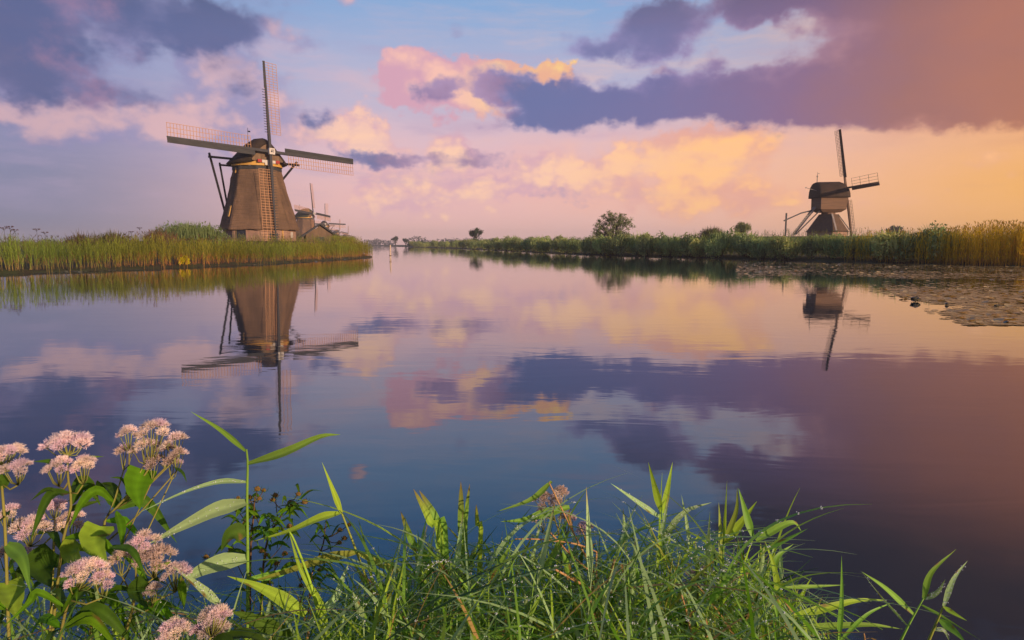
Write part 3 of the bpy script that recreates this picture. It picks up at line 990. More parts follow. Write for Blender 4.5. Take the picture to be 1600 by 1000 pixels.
def tower_mill(label, x, y, z, yaw, roll, full=True, tilt=-5, cap_mat=None, off=R(-26), group='thatched tower mills in a row on the left', name='windmill', foot_drop=0.3, stretch=1.0):
    t = thing(name, label, 'windmill', (x, y, z), yaw, group)
    def body():
        mb = MB()
        rings = [octo(PROFILE[0][1] - 0.45, ZB + 0.02, off)]
        rings += [octo(PROFILE[0][1] - 0.02, ZB - 0.16, off)]
        rings += [octo(r, ZB + f * (ZT - ZB), off) for f, r in PROFILE]
        rings += [octo(3.0, ZT + 0.02, off)]
        # uneven courses and a ragged skirt
        def rough(p):
            n = mnoise.noise((p[0] * 0.9, p[1] * 0.9, p[2] * 0.8)) * 0.09 + mnoise.noise((p[0] * 2.7, p[1] * 2.7, p[2] * 2.2)) * 0.05
            r = math.hypot(p[0], p[1])
            return (p[0] * (1 + n / r), p[1] * (1 + n / r), p[2] + (1.3 * n if p[2] < ZB + 0.2 else 0))
        rings = [[rough(p) for p in rg] for rg in rings]
        mb.loft(rings)
        me = mb.mesh('tower', M_THATCH, True)
        me.set_sharp_from_angle(angle=R(17))
        return me
    tw = link('tower', shared(('tower', off), body), t)
    def base():
        mb = MB()
        mb.loft([octo(5.35, -0.8 - foot_drop, off), octo(5.30, ZB + 0.05, off)])
        return mb.mesh('base_wall', M_BRICK)
    bw = link('base_wall', shared(('base', off), base), t)
    def ring_():
        mb = MB()
        mb.loft([octo(3.3, ZT - 0.55, off), octo(3.62, ZT - 0.53, off), octo(3.58, ZT - 0.02, off), octo(3.2, ZT, off)])
        return mb.mesh('collar', M_BOARD)
    link('collar', shared(('ring', off), ring_), t)
    def ring2():
        mb = MB()
        n = 40
        rg = lambda r, z_: [(r * math.sin(i * 2 * math.pi / n), -r * math.cos(i * 2 * math.pi / n), z_) for i in range(n)]
        mb.loft([rg(3.3, ZT + 0.01), rg(3.66, ZT + 0.02), rg(3.66, ZT + 0.66), rg(3.2, ZT + 0.67)])
        return mb.mesh('cap_ring', M_YELLOW, False)
    link('cap_ring', shared('ring2', ring2), t)
    cp_ = link('cap', shared(('cap', (cap_mat or M_CAPTH).name), lambda: cap_mesh(cap_mat or M_CAPTH)), t, (0, 0, -0.16))
    # front of the cap: boarded gable, painted beard, shaft head
    def gable():
        mb = MB()
        pr = [(2.45, 12.15), (1.9, 12.8), (1.25, 13.6), (0.7, 14.2), (0.0, 14.5)]
        for i in range(10):
            x0, x1 = -2.4 + 0.48 * i, -2.4 + 0.48 * (i + 1) - 0.02
            def top(xx):
                xx = abs(xx)
                for (a, za), (b_, zb) in zip(pr, pr[1:]):
                    if xx >= b_: return za + (zb - za) * (a - xx) / (a - b_)
                return 14.5
            yy = -3.50 - 0.015 * (i % 2)
            mb.add([(x0, yy, 12.0), (x1, yy, 12.0), (x1, yy, top(x1)), (x0, yy, top(x0)), (x0, yy + 0.06, 12.0), (x1, yy + 0.06, 12.0), (x1, yy + 0.06, top(x1)), (x0, yy + 0.06, top(x0))],
                   [(0, 1, 2, 3), (7, 6, 5, 4), (0, 4, 5, 1), (1, 5, 6, 2), (2, 6, 7, 3), (3, 7, 4, 0)])
        return mb.mesh('gable', M_PLANK)
    link('gable', shared('gable', gable), cp_)
    def beard():
        mb = MB()
        mb.bar((-1.05, -3.78, 12.35), (1.05, -3.78, 12.35), 0.42, 0.12, (0, 1, 0))
        mb.bar((-0.6, -3.80, 12.0), (0.6, -3.80, 12.0), 0.34, 0.12, (0, 1, 0))
        mb.box((0, -3.86, 12.0), (0.34, 0.1, 0.62))
        return mb.mesh('beard', M_WHITE)
    bd = link('beard', shared('beard', beard), t, (0, 0, -0.6))
    def beard_end():
        mb = MB(); mb.bar((-0.3, 0, 0), (0.3, 0, 0), 0.44, 0.14, (0, 1, 0)); return mb.mesh('beard_end', M_RED)
    link('beard_end', shared('bend', beard_end), bd, (-1.4, -3.78, 12.38))
    link('beard_end', shared('bend', beard_end), bd, (1.4, -3.78, 12.38))
    hub = Vector((0, -4.35, HUBZ))
    def shaft():
        mb = MB()
        ax = Vector((0, -math.cos(R(5)), math.sin(R(5))))
        mb.bar(-ax * -0.0 + Vector((0, 1.2, -0.12)), Vector((0, -0.1, 0.0)), 0.6, 0.6)
        return mb.mesh('windshaft', M_SPAR)
    wsh = link('windshaft', shared('shaft', shaft), t, hub)
    def head():
        mb = MB()
        # square white ring round a dark socket
        for (a, b_) in (((-0.42, -0.34), (0.42, -0.34)), ((-0.42, 0.34), (0.42, 0.34))):
            mb.bar((a[0], -0.42, a[1]), (b_[0], -0.42, b_[1]), 0.22, 0.5, (0, 1, 0))
        for xx in (-0.34, 0.34):
            mb.bar((xx, -0.42, -0.23), (xx, -0.42, 0.23), 0.22, 0.5, (0, 1, 0))
        mb.box((0, -0.36, 0), (0.46, 0.3, 0.46))
        return mb.mesh('shaft_head', M_WHITE)
    link('shaft_head', shared('head', head), wsh)
    def socket():
        mb = MB(); mb.box((0, -0.52, 0), (0.22, 0.06, 0.26)); return mb.mesh('shaft_hole_dark', M_DOOR)  # dark of the open hole, put in as a dark block
    link('shaft_hole_dark', shared('sock', socket), wsh)
    k = 'main' if full else 'far'
    rr = R(roll)
    for i, br in enumerate(('tip', 'full', 'none', 'full')):
        sail_parts(t, hub, R(tilt), rr + i * math.pi / 2, k, full, boards=br).scale = (1, 1, stretch if i % 2 else 1)
    # tail: two cross beams through the cap, struts down to the tail pole behind
    foot = Vector((0, 9.6, 0.6))
    def beam(key, a, b_, w, nm='tail_beam', mat=M_SPAR):
        link(nm, shared(key, lambda: (lambda mb: (mb.bar(a, b_, w), mb.mesh(nm, mat))[1])(MB())), t)
    beam('sp1', (-7.0, 0.5, 12.2), (7.3, 0.5, 12.2), 0.30)
    beam('sp2', (-4.3, 3.4, 11.5), (4.3, 3.4, 11.5), 0.26)
    for sgn in (-1, 1):
        beam(('st1', sgn), (sgn * 6.9, 0.45, 12.7), (sgn * 0.5, 9.2, 1.0), 0.26, 'tail_strut')
        beam(('st2', sgn), (sgn * 4.2, 3.45, 11.8), (sgn * 0.4, 9.2, 2.2), 0.24, 'tail_strut')
    beam('tp', (0, 4.0, 12.0), tuple(foot), 0.42, 'tail_pole')
    def rod():
        mb = MB(); mb.tube([(0, 2.6, 13.6), (0, 2.6, 17.4)], 0.03, 6); mb.bar((0, 2.6, 16.9), (0.4, 2.6, 16.9), 0.04, 0.2); return mb.mesh('vane', M_SPAR)
    link('vane', shared('rod', rod), t)
    if full:
        def panel(nm, kf, sx, za, zb, w, mat, proud, parent, on_base=False, inset=None):
            if on_base:
                lo, hi, n, right, up = face_frame(off, kf, 5.30, za, 5.30, zb)
            else:
                lo, hi, n, right, up = face_frame(off, kf, rad_at(za), za, rad_at(zb), zb)
            mb = MB()
            a, b_ = lo + right * sx + n * proud, hi + right * sx + n * proud
            mb.bar(a, b_, w, 0.14, n)
            # bar() makes width along d x up: with up = n the width lies in the wall
            return mb.build(nm, mat, parent)
        # facets counted from the corner facing the camera: 0 right of it, 7 left, 6 far left
        f = panel('window', 6, 0.8, 3.6, 5.2, 0.62, M_YELLOW, 0.02, tw)
        f = panel('window', 6, 0.2, 10.1, 11.0, 0.40, M_YELLOW, 0.04, tw)
        d = panel('door', 7, -0.72, -0.1, ZB - 0.2, 1.35, M_DOOR, 0.0, bw, True)
        for sx in (-1.48, 0.04):
            panel('door_post', 7, sx, -0.1, ZB - 0.12, 0.14, M_BRICK if sx > 0 else M_PLANK, 0.03, bw, True)
        panel('door', 0, 0.05, -0.1, 1.25, 1.3, M_DOOR, 0.0, bw, True)
        panel('door_post', 0, 1.42, -0.1, ZB - 0.14, 0.14, M_YELLOW, 0.04, bw, True)
        panel('window', 6, -1.0, 0.5, 1.4, 0.7, M_PLANK, 0.02, bw, True)
        panel('window', 1, 0.0, 0.5, 1.4, 0.8, M_WHITE, 0.01, bw, True)
    return t

MILL_YAW = R(47)
tower_mill('big brown thatched windmill with a tall lattice sail hanging before its tower', MILL_XY[0], MILL_XY[1], 2.1, MILL_YAW, 2.0, tilt=-7, stretch=1.06)
def far_mill(label, u, depth, yaw, roll, tilt, mat=None, z=1.9):
    x = (u - PU) / FPX * depth
    tower_mill(label, x, depth, z, R(yaw), roll, False, tilt, mat, R(-26), foot_drop=1.0)
far_mill('mossy capped thatched windmill seen half side on behind the shed', 480, 285, 74, 5, -8, M_MOSSY)
far_mill('distant windmill directly above the shed roof with upright cross of sails', 509, 430, 28, 2, -3)
far_mill('small hazy windmill third beyond the big mill with slim tilted sails', 528, 690, 60, 8, -5)
far_mill('tiniest windmill at the far right end of the row', 542, 930, 66, 12, -5)

# low gabled shed beside the big mill
def shed():
    x, y = (503 - PU) / FPX * 118, 118.0
    t = thing('shed', 'low shed with dark gabled roof between the big windmill and the reeds', 'shed', (x, y, 1.6), R(22))
    mb = MB(); mb.box((0, 3.0, 0.55), (5.0, 6.0, 2.3)); mb.add([(-2.5, 0, 1.7), (2.5, 0, 1.7), (0, 0, 3.4)], [(0, 1, 2)]); mb.build('wall', M_PLANK, t)
    for s in (-1, 1):
        mb = MB()
        mb.bar((s * 3.35 * 0.5, -0.4, 2.45), (s * 3.35 * 0.5, 6.4, 2.45), 4.2, 0.16, (s * 0.57, 0, 0.82))
        mb.build('roof', M_ROOF, t)
    for s in (-1, 1):
        mb = MB(); mb.bar((s * 3.4, -0.46, 1.28), (s * 0.02, -0.46, 3.72), 0.26, 0.1, (0, 1, 0)); mb.build('barge_board', M_BOARD, t)
    mb = MB(); mb.box((0, -0.03, 0.4), (1.5, 0.1, 1.9)); mb.build('door', M_DOOR, t)
shed()

# ------------------------------------------------------------------ hollow post mill on the right
def post_mill():
    D = 136.0
    x = (1288 - PU) / FPX * D
    z0 = 3.5
    # local -y ... rotor shaft points along +x; the mill is turned so the shaft runs right and a little away
    view = math.atan2(x, D)
    th = -view + R(26)
    t = thing('post_mill', 'small dark windmill with boxy upper body on a splayed base on the right bank', 'windmill', (x, D, z0), th)
    M_TILE = solid('dark_base_thatch', (0.13, 0.075, 0.045), (0.09, 0.055, 0.036), 2.0, 0.9, 0.5)
    M_BODY = solid('tarred_weatherboard', (0.21, 0.115, 0.062), (0.15, 0.085, 0.05), 1.2, 0.8, 0.4, (0.3, 0.3, 4))
    M_RT = thatch('dark_cap_thatch', (0.085, 0.052, 0.035), (0.06, 0.04, 0.028), (0.03, 0.022, 0.017))
    M_PALE = solid('grey_plank', (0.40, 0.33, 0.27), (0.28, 0.23, 0.20), 3, 0.8, 0.3)
    # splayed base: square pyramid with cut corners
    mb = MB()
    def sq(h, c, z): return [(-h, -h + c, z), (-h + c, -h, z), (h - c, -h, z), (h, -h + c, z), (h, h - c, z), (h - c, h, z), (-h + c, h, z), (-h, h - c, z)]
    rot = Matrix.Rotation(R(40), 3, 'Z')
    rg = [[tuple(rot @ Vector(p)) for p in sq(*a)] for a in ((3.5, 0.7, 0.75), (3.2, 0.65, 0.9), (1.45, 0.35, 4.35), (1.3, 0.3, 4.4))]
    mb.loft(rg)
    bs = mb.build('base_roof', M_TILE, t)
    mb = MB(); mb.loft([[tuple(rot @ Vector(p)) for p in sq(3.1, 0.6, -3.5)], [tuple(rot @ Vector(p)) for p in sq(3.1, 0.6, 0.85)]]); mb.build('base_wall', M_BRICK, t)
    # pale boards along the hips of the base
    for k, c in ((0, -1), (1, 1), (3, 1)):
        a0 = rot @ Vector((3.35 * (-1 if k in (0,) else 1) , -3.35 * (1 if k in (0, 1) else -1), 0.95))
        a1 = rot @ Vector((1.42 * (-1 if k in (0,) else 1), -1.42 * (1 if k in (0, 1) else -1), 4.4))
        mb = MB(); mb.bar(a0 * 0.985, a1 * 1.0, 0.34, 0.12, (a0.x, a0.y, 4)); mb.build('hip_board', M_PALE, bs)
    mb = MB(); mb.tube([(0, 0, 4.2), (0, 0, 5.2)], [1.35, 1.35], 12); mb.build('collar', M_BODY, t)
    # upper body, longer along the shaft
    mb = MB()
    def rect(ax, ay, z): return [(-ax, -ay, z), (ax, -ay, z), (ax, ay, z), (-ax, ay, z)]
    mb.loft([rect(1.9, 1.5, 4.75), rect(2.65, 2.2, 5.35), rect(2.7, 2.25, 8.6)], True, True, True)
    bd = mb.build('body', M_BODY, t)
    # rounded roof, ridge along the shaft, hipped forward a little at the rotor end
    mb = MB()
    sec = [(2.75, 7.75), (2.8, 8.15), (2.6, 9.15), (2.15, 10.1), (1.35, 10.75), (0.5, 10.98), (0, 11.0)]
    rings = []
    for (xx, s, dz) in ((-3.62, 0.80, -0.45), (-3.5, 0.95, -0.15), (-3.1, 1.0, 0.0), (1.9, 1.0, 0.08), (2.9, 0.97, -0.25), (3.5, 0.9, -1.0), (3.66, 0.82, -1.4)):
        xx *= 0.90
        r_ = [(xx, -w * s, (z - 7.75) * (1 + dz / 3.25) + 7.75) for w, z in sec] + [(xx, w * s, (z - 7.75) * (1 + dz / 3.25) + 7.75) for w, z in sec[-2::-1]]
        rings.append(r_)
    mb.loft(rings, True, True, True)
    rf = mb.build('roof', M_RT, t, True)
    rf.data.shade_auto_smooth() if hasattr(rf.data, 'shade_auto_smooth') else None
    # finial with ball and vane
    mb = MB(); mb.tube([(-2.7, 0, 10.6), (-2.7, 0, 12.0), (-2.7, 0, 12.2), (-2.7, 0, 12.4), (-2.7, 0, 13.1)], [0.09, 0.09, 0.2, 0.06, 0.03], 8); mb.bar((-2.7, 0, 12.75), (-2.3, 0, 12.75), 0.04, 0.14); mb.build('finial', M_PALE, rf)
    mb = MB(); mb.tube([(-2.6, -1.0, 9.0), (-5.6, -1.4, 9.75)], [0.07, 0.05], 6); mb.box((-5.6, -1.4, 9.75), (0.3, 0.12, 0.2)); mb.build('brake_lever', M_PALE, t)
    # rotor
    hub = Vector((3.05, 0, 9.8))
    mb = MB(); mb.bar((-1.0, 0, -0.1), (0.1, 0, 0), 0.5); mb.box((0.1, 0, 0), (0.5, 0.7, 0.7)); mb.build('windshaft', M_SPAR, t, loc=hub)
    M_SL = solid('brown_sail_bar', (0.17, 0.095, 0.055), (0.12, 0.07, 0.045), 2, 0.7)
    # sails lie in the y-z plane: build them like the tower mill's and turn the rotor frame
    for i in range(4):
        a = R(0.5) + i * math.pi / 2
        L = 12.1
        s = sail_parts(t, hub + Vector((0.35, 0, 0)), 0, 0, 'post%d' % (i % 2), True, L, 'full', 1.75, M_SL, [(2.2, L)], (30 if i % 2 == 0 else 3), 2.6, 1, None, 0.5, M_SL)
        s.rotation_euler = (Matrix.Rotation(R(90), 3, 'Z') @ Matrix.Rotation(R(-10), 3, 'X') @ Matrix.Rotation(a, 3, 'Y')).to_euler()
    # tail at the other end: steep stair, tail beam and its post
    st = MB()
    for s in (-0.45, 0.45):
        st.bar((-2.9, s, 5.9), (-7.3, s, -0.1), 0.12, 0.3)
    sto = st.build('stair', M_PALE, t)
    for i in range(14):
        f = (i + 0.5) / 14
        mb = MB(); mb.box((-2.9 - 4.4 * f, 0, 5.9 - 6.0 * f), (0.3, 0.8, 0.06)); mb.build('step', M_PALE, sto)
    for s in (-1.5, 1.5):
        mb = MB(); mb.bar((-2.4, s, 5.2), (-6.9, s * 0.5, 0.2), 0.2); mb.build('tail_strut', M_SPAR, t)
    mb = MB(); mb.bar((-3.0, 0, 5.3), (-6.0, -0.6, 4.6), 0.26, 0.26); mb.bar((-6.0, -0.6, 4.6), (-9.7, -1.1, 3.0), 0.26, 0.22); mb.build('tail_beam', M_SPAR, t)
    mb = MB(); mb.bar((-9.2, -1.0, -0.6), (-9.2, -1.0, 4.6), 0.26); mb.build('tail_post', M_SPAR, t)
post_mill()

# ------------------------------------------------------------------ trees and shrubs
def tree(name, label, cat, loc, h, w, seed, nleaf, size, green, trunk_h=0.25, spread=0.75, levels=4, open_=0.5, group=None, flat=0.8):
    """forked trunk and limbs; leaves in loose sprays about the twig ends"""
    rs = np.random.default_rng(seed)
    t = thing(name, label, cat, loc, rs.uniform(0, 6), group)
    mb = MB()
    ends = []
    def grow(p, d, L, r, lv):
        q = p + d * L
        mid = p + d * L * 0.5 + Vector(rs.normal(size=3) * L * 0.05)
        mb.tube([p, mid, q], [r, r * 0.85, r * 0.68], 6 if lv > 1 else 4)
        if lv <= 1:
            ends.append(q); ends.append(mid)
        if lv == 0: return
        k = 3 if rs.random() < 0.55 else 2
        for i in range(k):
            a = rs.uniform(0, 6.28)
            s = d.orthogonal().normalized()
            b_ = d.cross(s)
            nd = (d + (s * math.cos(a) + b_ * math.sin(a)) * rs.uniform(0.45, 1.05) * spread + Vector((0, 0, 0.12))).normalized()
            grow(q, nd, L * rs.uniform(0.66, 0.9), r * 0.66, lv - 1)
    grow(Vector((0, 0, -0.3)), Vector((0.04, 0, 1)).normalized(), h * trunk_h + 0.3, h * 0.028, levels)
    E = np.array([tuple(e) for e in ends])
    # fit the limbs into the wanted height and width
    sx = (w / 2) / max(1e-3, np.percentile(np.hypot(E[:, 0], E[:, 1]), 92))
    sz = h * 0.93 / E[:, 2].max()
    E = E * np.array([sx, sx, sz])
    mb.v = [(a * sx if b_ > -9 else a, b_ * sx, c * sz) for a, b_, c in mb.v]
    mb.build('trunk', M_BARK, t, True)
    parts = []
    per = max(4, nleaf // len(E))
    for e in E:
        if rs.random() < open_ * 0.35: continue
        rr = w * (rs.uniform(0.055, 0.11) if open_ > 0.3 else rs.uniform(0.13, 0.2))
        v, q, c = leaf_cluster(rs, per, rr, rr, rr * flat, size, np.array(green) * rs.uniform(0.75, 1.25), 0.1, 0.3)
        parts.append((v + e, q, c))
    V, Q, C_ = join_np(parts)
    link('crown', np_mesh('crown', V, Q, C_, M_BUSH), t)
    return t

def open_tree(label, loc):
    """fan of limbs from a low fork, each ending in sprays of leaves with sky between them"""
    rs = np.random.default_rng(12)
    t = thing('tree', label, 'tree', loc)
    mb = MB()
    mb.tube([(0, 0, -0.3), (0.05, 0, 0.8), (0.0, 0, 1.7)], [0.30, 0.24, 0.2], 8)
    parts = []
    H, W = 8.8, 5.6
    for i in range(80):
        th = rs.uniform(0, 6.28)
        ph = math.acos(rs.uniform(-0.12, 1.0)) * 1.0
        q = rs.uniform(0.55, 1.0) ** 0.7
        rr = 1 + 0.18 * mnoise.noise((math.cos(th) * 1.4, math.sin(th) * 1.4, ph * 1.4))
        tip = Vector((W * math.sin(ph) * math.cos(th) * q * rr, W * math.sin(ph) * math.sin(th) * q * rr, 1.9 + (H - 1.9) * math.cos(ph) * q * rr))
        fork = Vector((tip.x * 0.08, tip.y * 0.08, 1.1 + 0.6 * rs.random()))
        mid = fork.lerp(tip, 0.5) + Vector((0, 0, 0.10 * (tip - fork).length)) + Vector(rs.normal(size=3) * 0.18)
        mb.tube([fork, mid, tip], [0.11, 0.06, 0.02], 5)
        for k in range(3):
            c = mid.lerp(tip, 0.55 + 0.25 * k) + Vector(rs.normal(size=3) * 0.32)
            mb.tube([mid.lerp(tip, 0.5), c], [0.03, 0.012], 4)
            r = rs.uniform(0.42, 0.8)
            v, q_, cc = leaf_cluster(rs, 58, r * 1.15, r * 1.15, r * 0.8, 0.15, np.array((0.22, 0.25, 0.11)) * rs.uniform(0.75, 1.3), 0.1, 0.2)
            parts.append((v + np.array(tuple(c)), q_, cc))
    mb.build('trunk', M_BARK, t, True)
    V, Q, C_ = join_np(parts)
    link('crown', np_mesh('crown', V, Q, C_, M_BUSH), t)
    return t

def px(u, depth): return (u - PU) / FPX * depth * 0.993

def place_trees():
    def L(u, d, z=None): 
        x = px(u, d)
        return (x, d, hz(x, d) if z is None else z)
    open_tree('open crowned tree standing alone on the right bank against the pink sky', L(957, 150))
    tree('tree', 'dense upright dark tree beyond the reeds at the canal bend', 'tree', L(743, 255), 7.4, 4.6, 8, 2600, 0.3, (0.07, 0.095, 0.05), 0.12, 0.5, 4, 0.0, flat=1.4)
    tree('tree', 'round hazy tree far behind the reeds right of the boxy mill', 'tree', L(1395, 300), 9.5, 7.0, 17, 1500, 0.5, (0.07, 0.085, 0.045), 0.15, 0.7, 4, 0.0)
    tree('tree', 'tiny blue hazed tree at the far end of the canal', 'tree', L(618, 560), 8.5, 6.2, 19, 900, 0.6, (0.06, 0.08, 0.05), 0.15, 0.55, 4, 0.0, flat=1.2)
    tree('tree', 'tiny round tree beside the blue hazed tree at the far canal end', 'tree', L(634, 540), 6.0, 6.0, 21, 900, 0.6, (0.06, 0.08, 0.05), 0.12, 0.7, 4, 0.0)
    rs = np.random.default_rng(41)
    def bush(label, u, d, r, h, green, n=2600, size=0.13, spiky=0.6, z=None, lumps=8):
        t = thing('bush', label, 'bush', L(u, d, z), rs.uniform(0, 6))
        link('crown', bush_mesh('crown', rs, n, r, h, size, green, lumps, spiky), t)
        link('stem', stem_mesh('stem', rs, r, h * 0.8), t)
        return t
    bush('wide grey green willow bush behind the reeds left of the big windmill', 298, 78, 3.9, 3.3, (0.20, 0.25, 0.10), 5200, 0.15, 0.9, 0.9, 14)
    bush('low domed bush rising out of the left reed bed', 176, 56, 1.9, 2.45, (0.15, 0.14, 0.06), 2200, 0.10, 0.5, 0.4)
    bush('brownish bush between the domed bush and the willow on the left bank', 252, 64, 1.6, 2.6, (0.19, 0.12, 0.07), 1800, 0.10, 0.5, 0.6)
    bush('dull brown bush at the far left of the reed bed', 128, 52, 1.2, 2.2, (0.16, 0.12, 0.06), 1400, 0.10, 0.6, 0.4)
    bush('upright grassy bush on the right bank between lone tree and boxy mill', 1113, 118, 2.2, 3.9, (0.12, 0.13, 0.05), 2600, 0.14, 1.8)
    bush('small dark leafy bush poking over the bank growth left of the boxy mill', 1160, 132, 1.6, 3.0, (0.20, 0.22, 0.09), 1500, 0.17, 0.9, None, 5)
    bush('dark rounded bush beneath the dense upright tree', 738, 240, 4.2, 3.6, (0.10, 0.13, 0.055), 2400, 0.3, 0.3)
    bush('low bush at the foot of the lone open tree', 950, 146, 4.0, 2.6, (0.10, 0.125, 0.045), 2400, 0.2, 0.4)
    # tall weeds with dark seed heads over the left reeds
    for k, (u, v, d) in enumerate(((6, 356, 42), (15, 354, 42.6), (23, 359, 43), (57, 358, 46), (70, 363, 47), (205, 362, 58), (218, 356, 60))):
        top = at(u, v, d)
        zb = hz(top.x, d)
        o = thing('tall_weed', ('leftmost seed headed weed over the reeds at the picture edge', 'tallest dark seed headed weed at the far left of the reeds', 'short seed headed weed right of the two at the picture edge', 'seed headed weed standing apart from the three at the left edge', 'lowest seed headed weed just right of the one standing apart', 'short seed headed weed left of the brownish bush', 'taller seed headed weed nearest the brownish bush')[k], 'weed', (top.x, d, zb), 0, 'seed headed weeds over the left reeds')
        mb = MB(); hh = top.z - zb
        mb.tube([(0, 0, 0), (0.02, 0, hh * 0.6), (0, 0, hh)], [0.016, 0.012, 0.008], 5)
        for j in range(5): mb.tube([(0, 0, hh * 0.93), (0.16 * math.cos(j * 1.26), 0.16 * math.sin(j * 1.26), hh * 1.0)], 0.009, 4)
        mb.build('stem', M_BARK, o)
        parts = []
        for j in range(5):
            v_, q_, c_ = leaf_cluster(rs, 22, 0.09, 0.09, 0.045, 0.035, (0.12, 0.055, 0.05), 0.1)
            parts.append((v_ + np.array([0.17 * math.cos(j * 1.26), 0.17 * math.sin(j * 1.26), hh * 1.0]), q_, c_))
        V, Q, C_ = join_np(parts)
        link('seed_head', np_mesh('seed_head', V, Q, C_, M_BUSH), o)
    # bright yellow green marsh plant at the waterline
    p = at(295, 411, 47.0)
    t = thing('marsh_plant', 'bright yellow green plant at the waterline in front of the left reeds', 'plant', (p.x + 0.1, 46.2, 0.02))
    link('leaf_mass', bush_mesh('leaf_mass', rs, 420, 0.42, 0.72, 0.11, (0.62, 0.55, 0.02), 5, 0.1), t)
    link('stem', stem_mesh('stem', rs, 0.3, 0.5, 5), t)
    # far woods that read as one mass
    def wood(label, u0, u1, d, h, n, green, step):
        parts = []
        k = int((u1 - u0) / step)
        for i in range(k):
            u = u0 + (u1 - u0) * (i + rs.uniform(0, 1)) / k
            hh = h * (0.75 + 0.5 * mnoise.noise((u * 0.045, d, 1.0)) + rs.uniform(-0.12, 0.12))
            dd = d + rs.uniform(-12, 12)
            ww = step / 1000 * d * rs.uniform(1.0, 1.7)
            v, q, c = leaf_cluster(rs, n, ww, ww, hh * 0.55, d / 700, green, 0.55, 0.2)
            parts.append((v + np.array([px(u, dd), dd, hh * 0.5]), q, c))
        V, Q, C_ = join_np(parts)
        tag(link('far_wood', np_mesh('far_wood', V, Q, C_, M_BUSH)), label, kind='stuff')
    G = (0.028, 0.04, 0.028)
    wood('blue hazed wood at the far end of the canal behind the white post', 570, 612, 1150, 14, 160, G, 7)
    wood('long low hazed wood behind the far reeds of the right bank', 640, 930, 820, 12, 170, G, 8)
    wood('distant low tree line on the horizon behind the lone tree', 900, 1230, 950, 9, 140, G, 8)
    wood('distant tree line behind the boxy mill and the glow tinted reeds', 1180, 1640, 620, 12, 150, G, 9)
    wood('nearer low scrub along the far right bank bend', 640, 720, 430, 4.6, 240, (0.09, 0.12, 0.05), 4)
    wood('distant tree line behind the left reed bed', -60, 470, 700, 7, 110, G, 8)
place_trees()

# meadow behind the waterside growth
def meadow():
    rs = np.random.default_rng(77)
    tm = [reed_template(rs, 1.3, (0.25, 0.18, 0.07), (0.19, 0.19, 0.055), 0.5) for _ in range(6)]
    u = rs.uniform(-40, 1640, 9000)
    d = np.exp(rs.uniform(math.log(55), math.log(260), 9000))
    x = (u - PU) / FPX * d
    keep = (sdist(x, d) > 5) & (np.hypot(x - MILL_XY[0], d - MILL_XY[1]) > 8.5)
    x, d = x[keep], d[keep]
    V, Q, C_ = scatter(tm, np.column_stack([x, d, height(x, d) - 0.05]), rs.uniform(0.5, 1.0, len(x)) * (0.8 + d / 300), rs.uniform(0, 6.28, len(x)), np.ones((len(x), 3)))
    tag(link('meadow_grass', np_mesh('meadow_grass', V, Q, C_, M_REED)), 'rough tall grass of the meadows behind both banks', kind='stuff')
meadow()

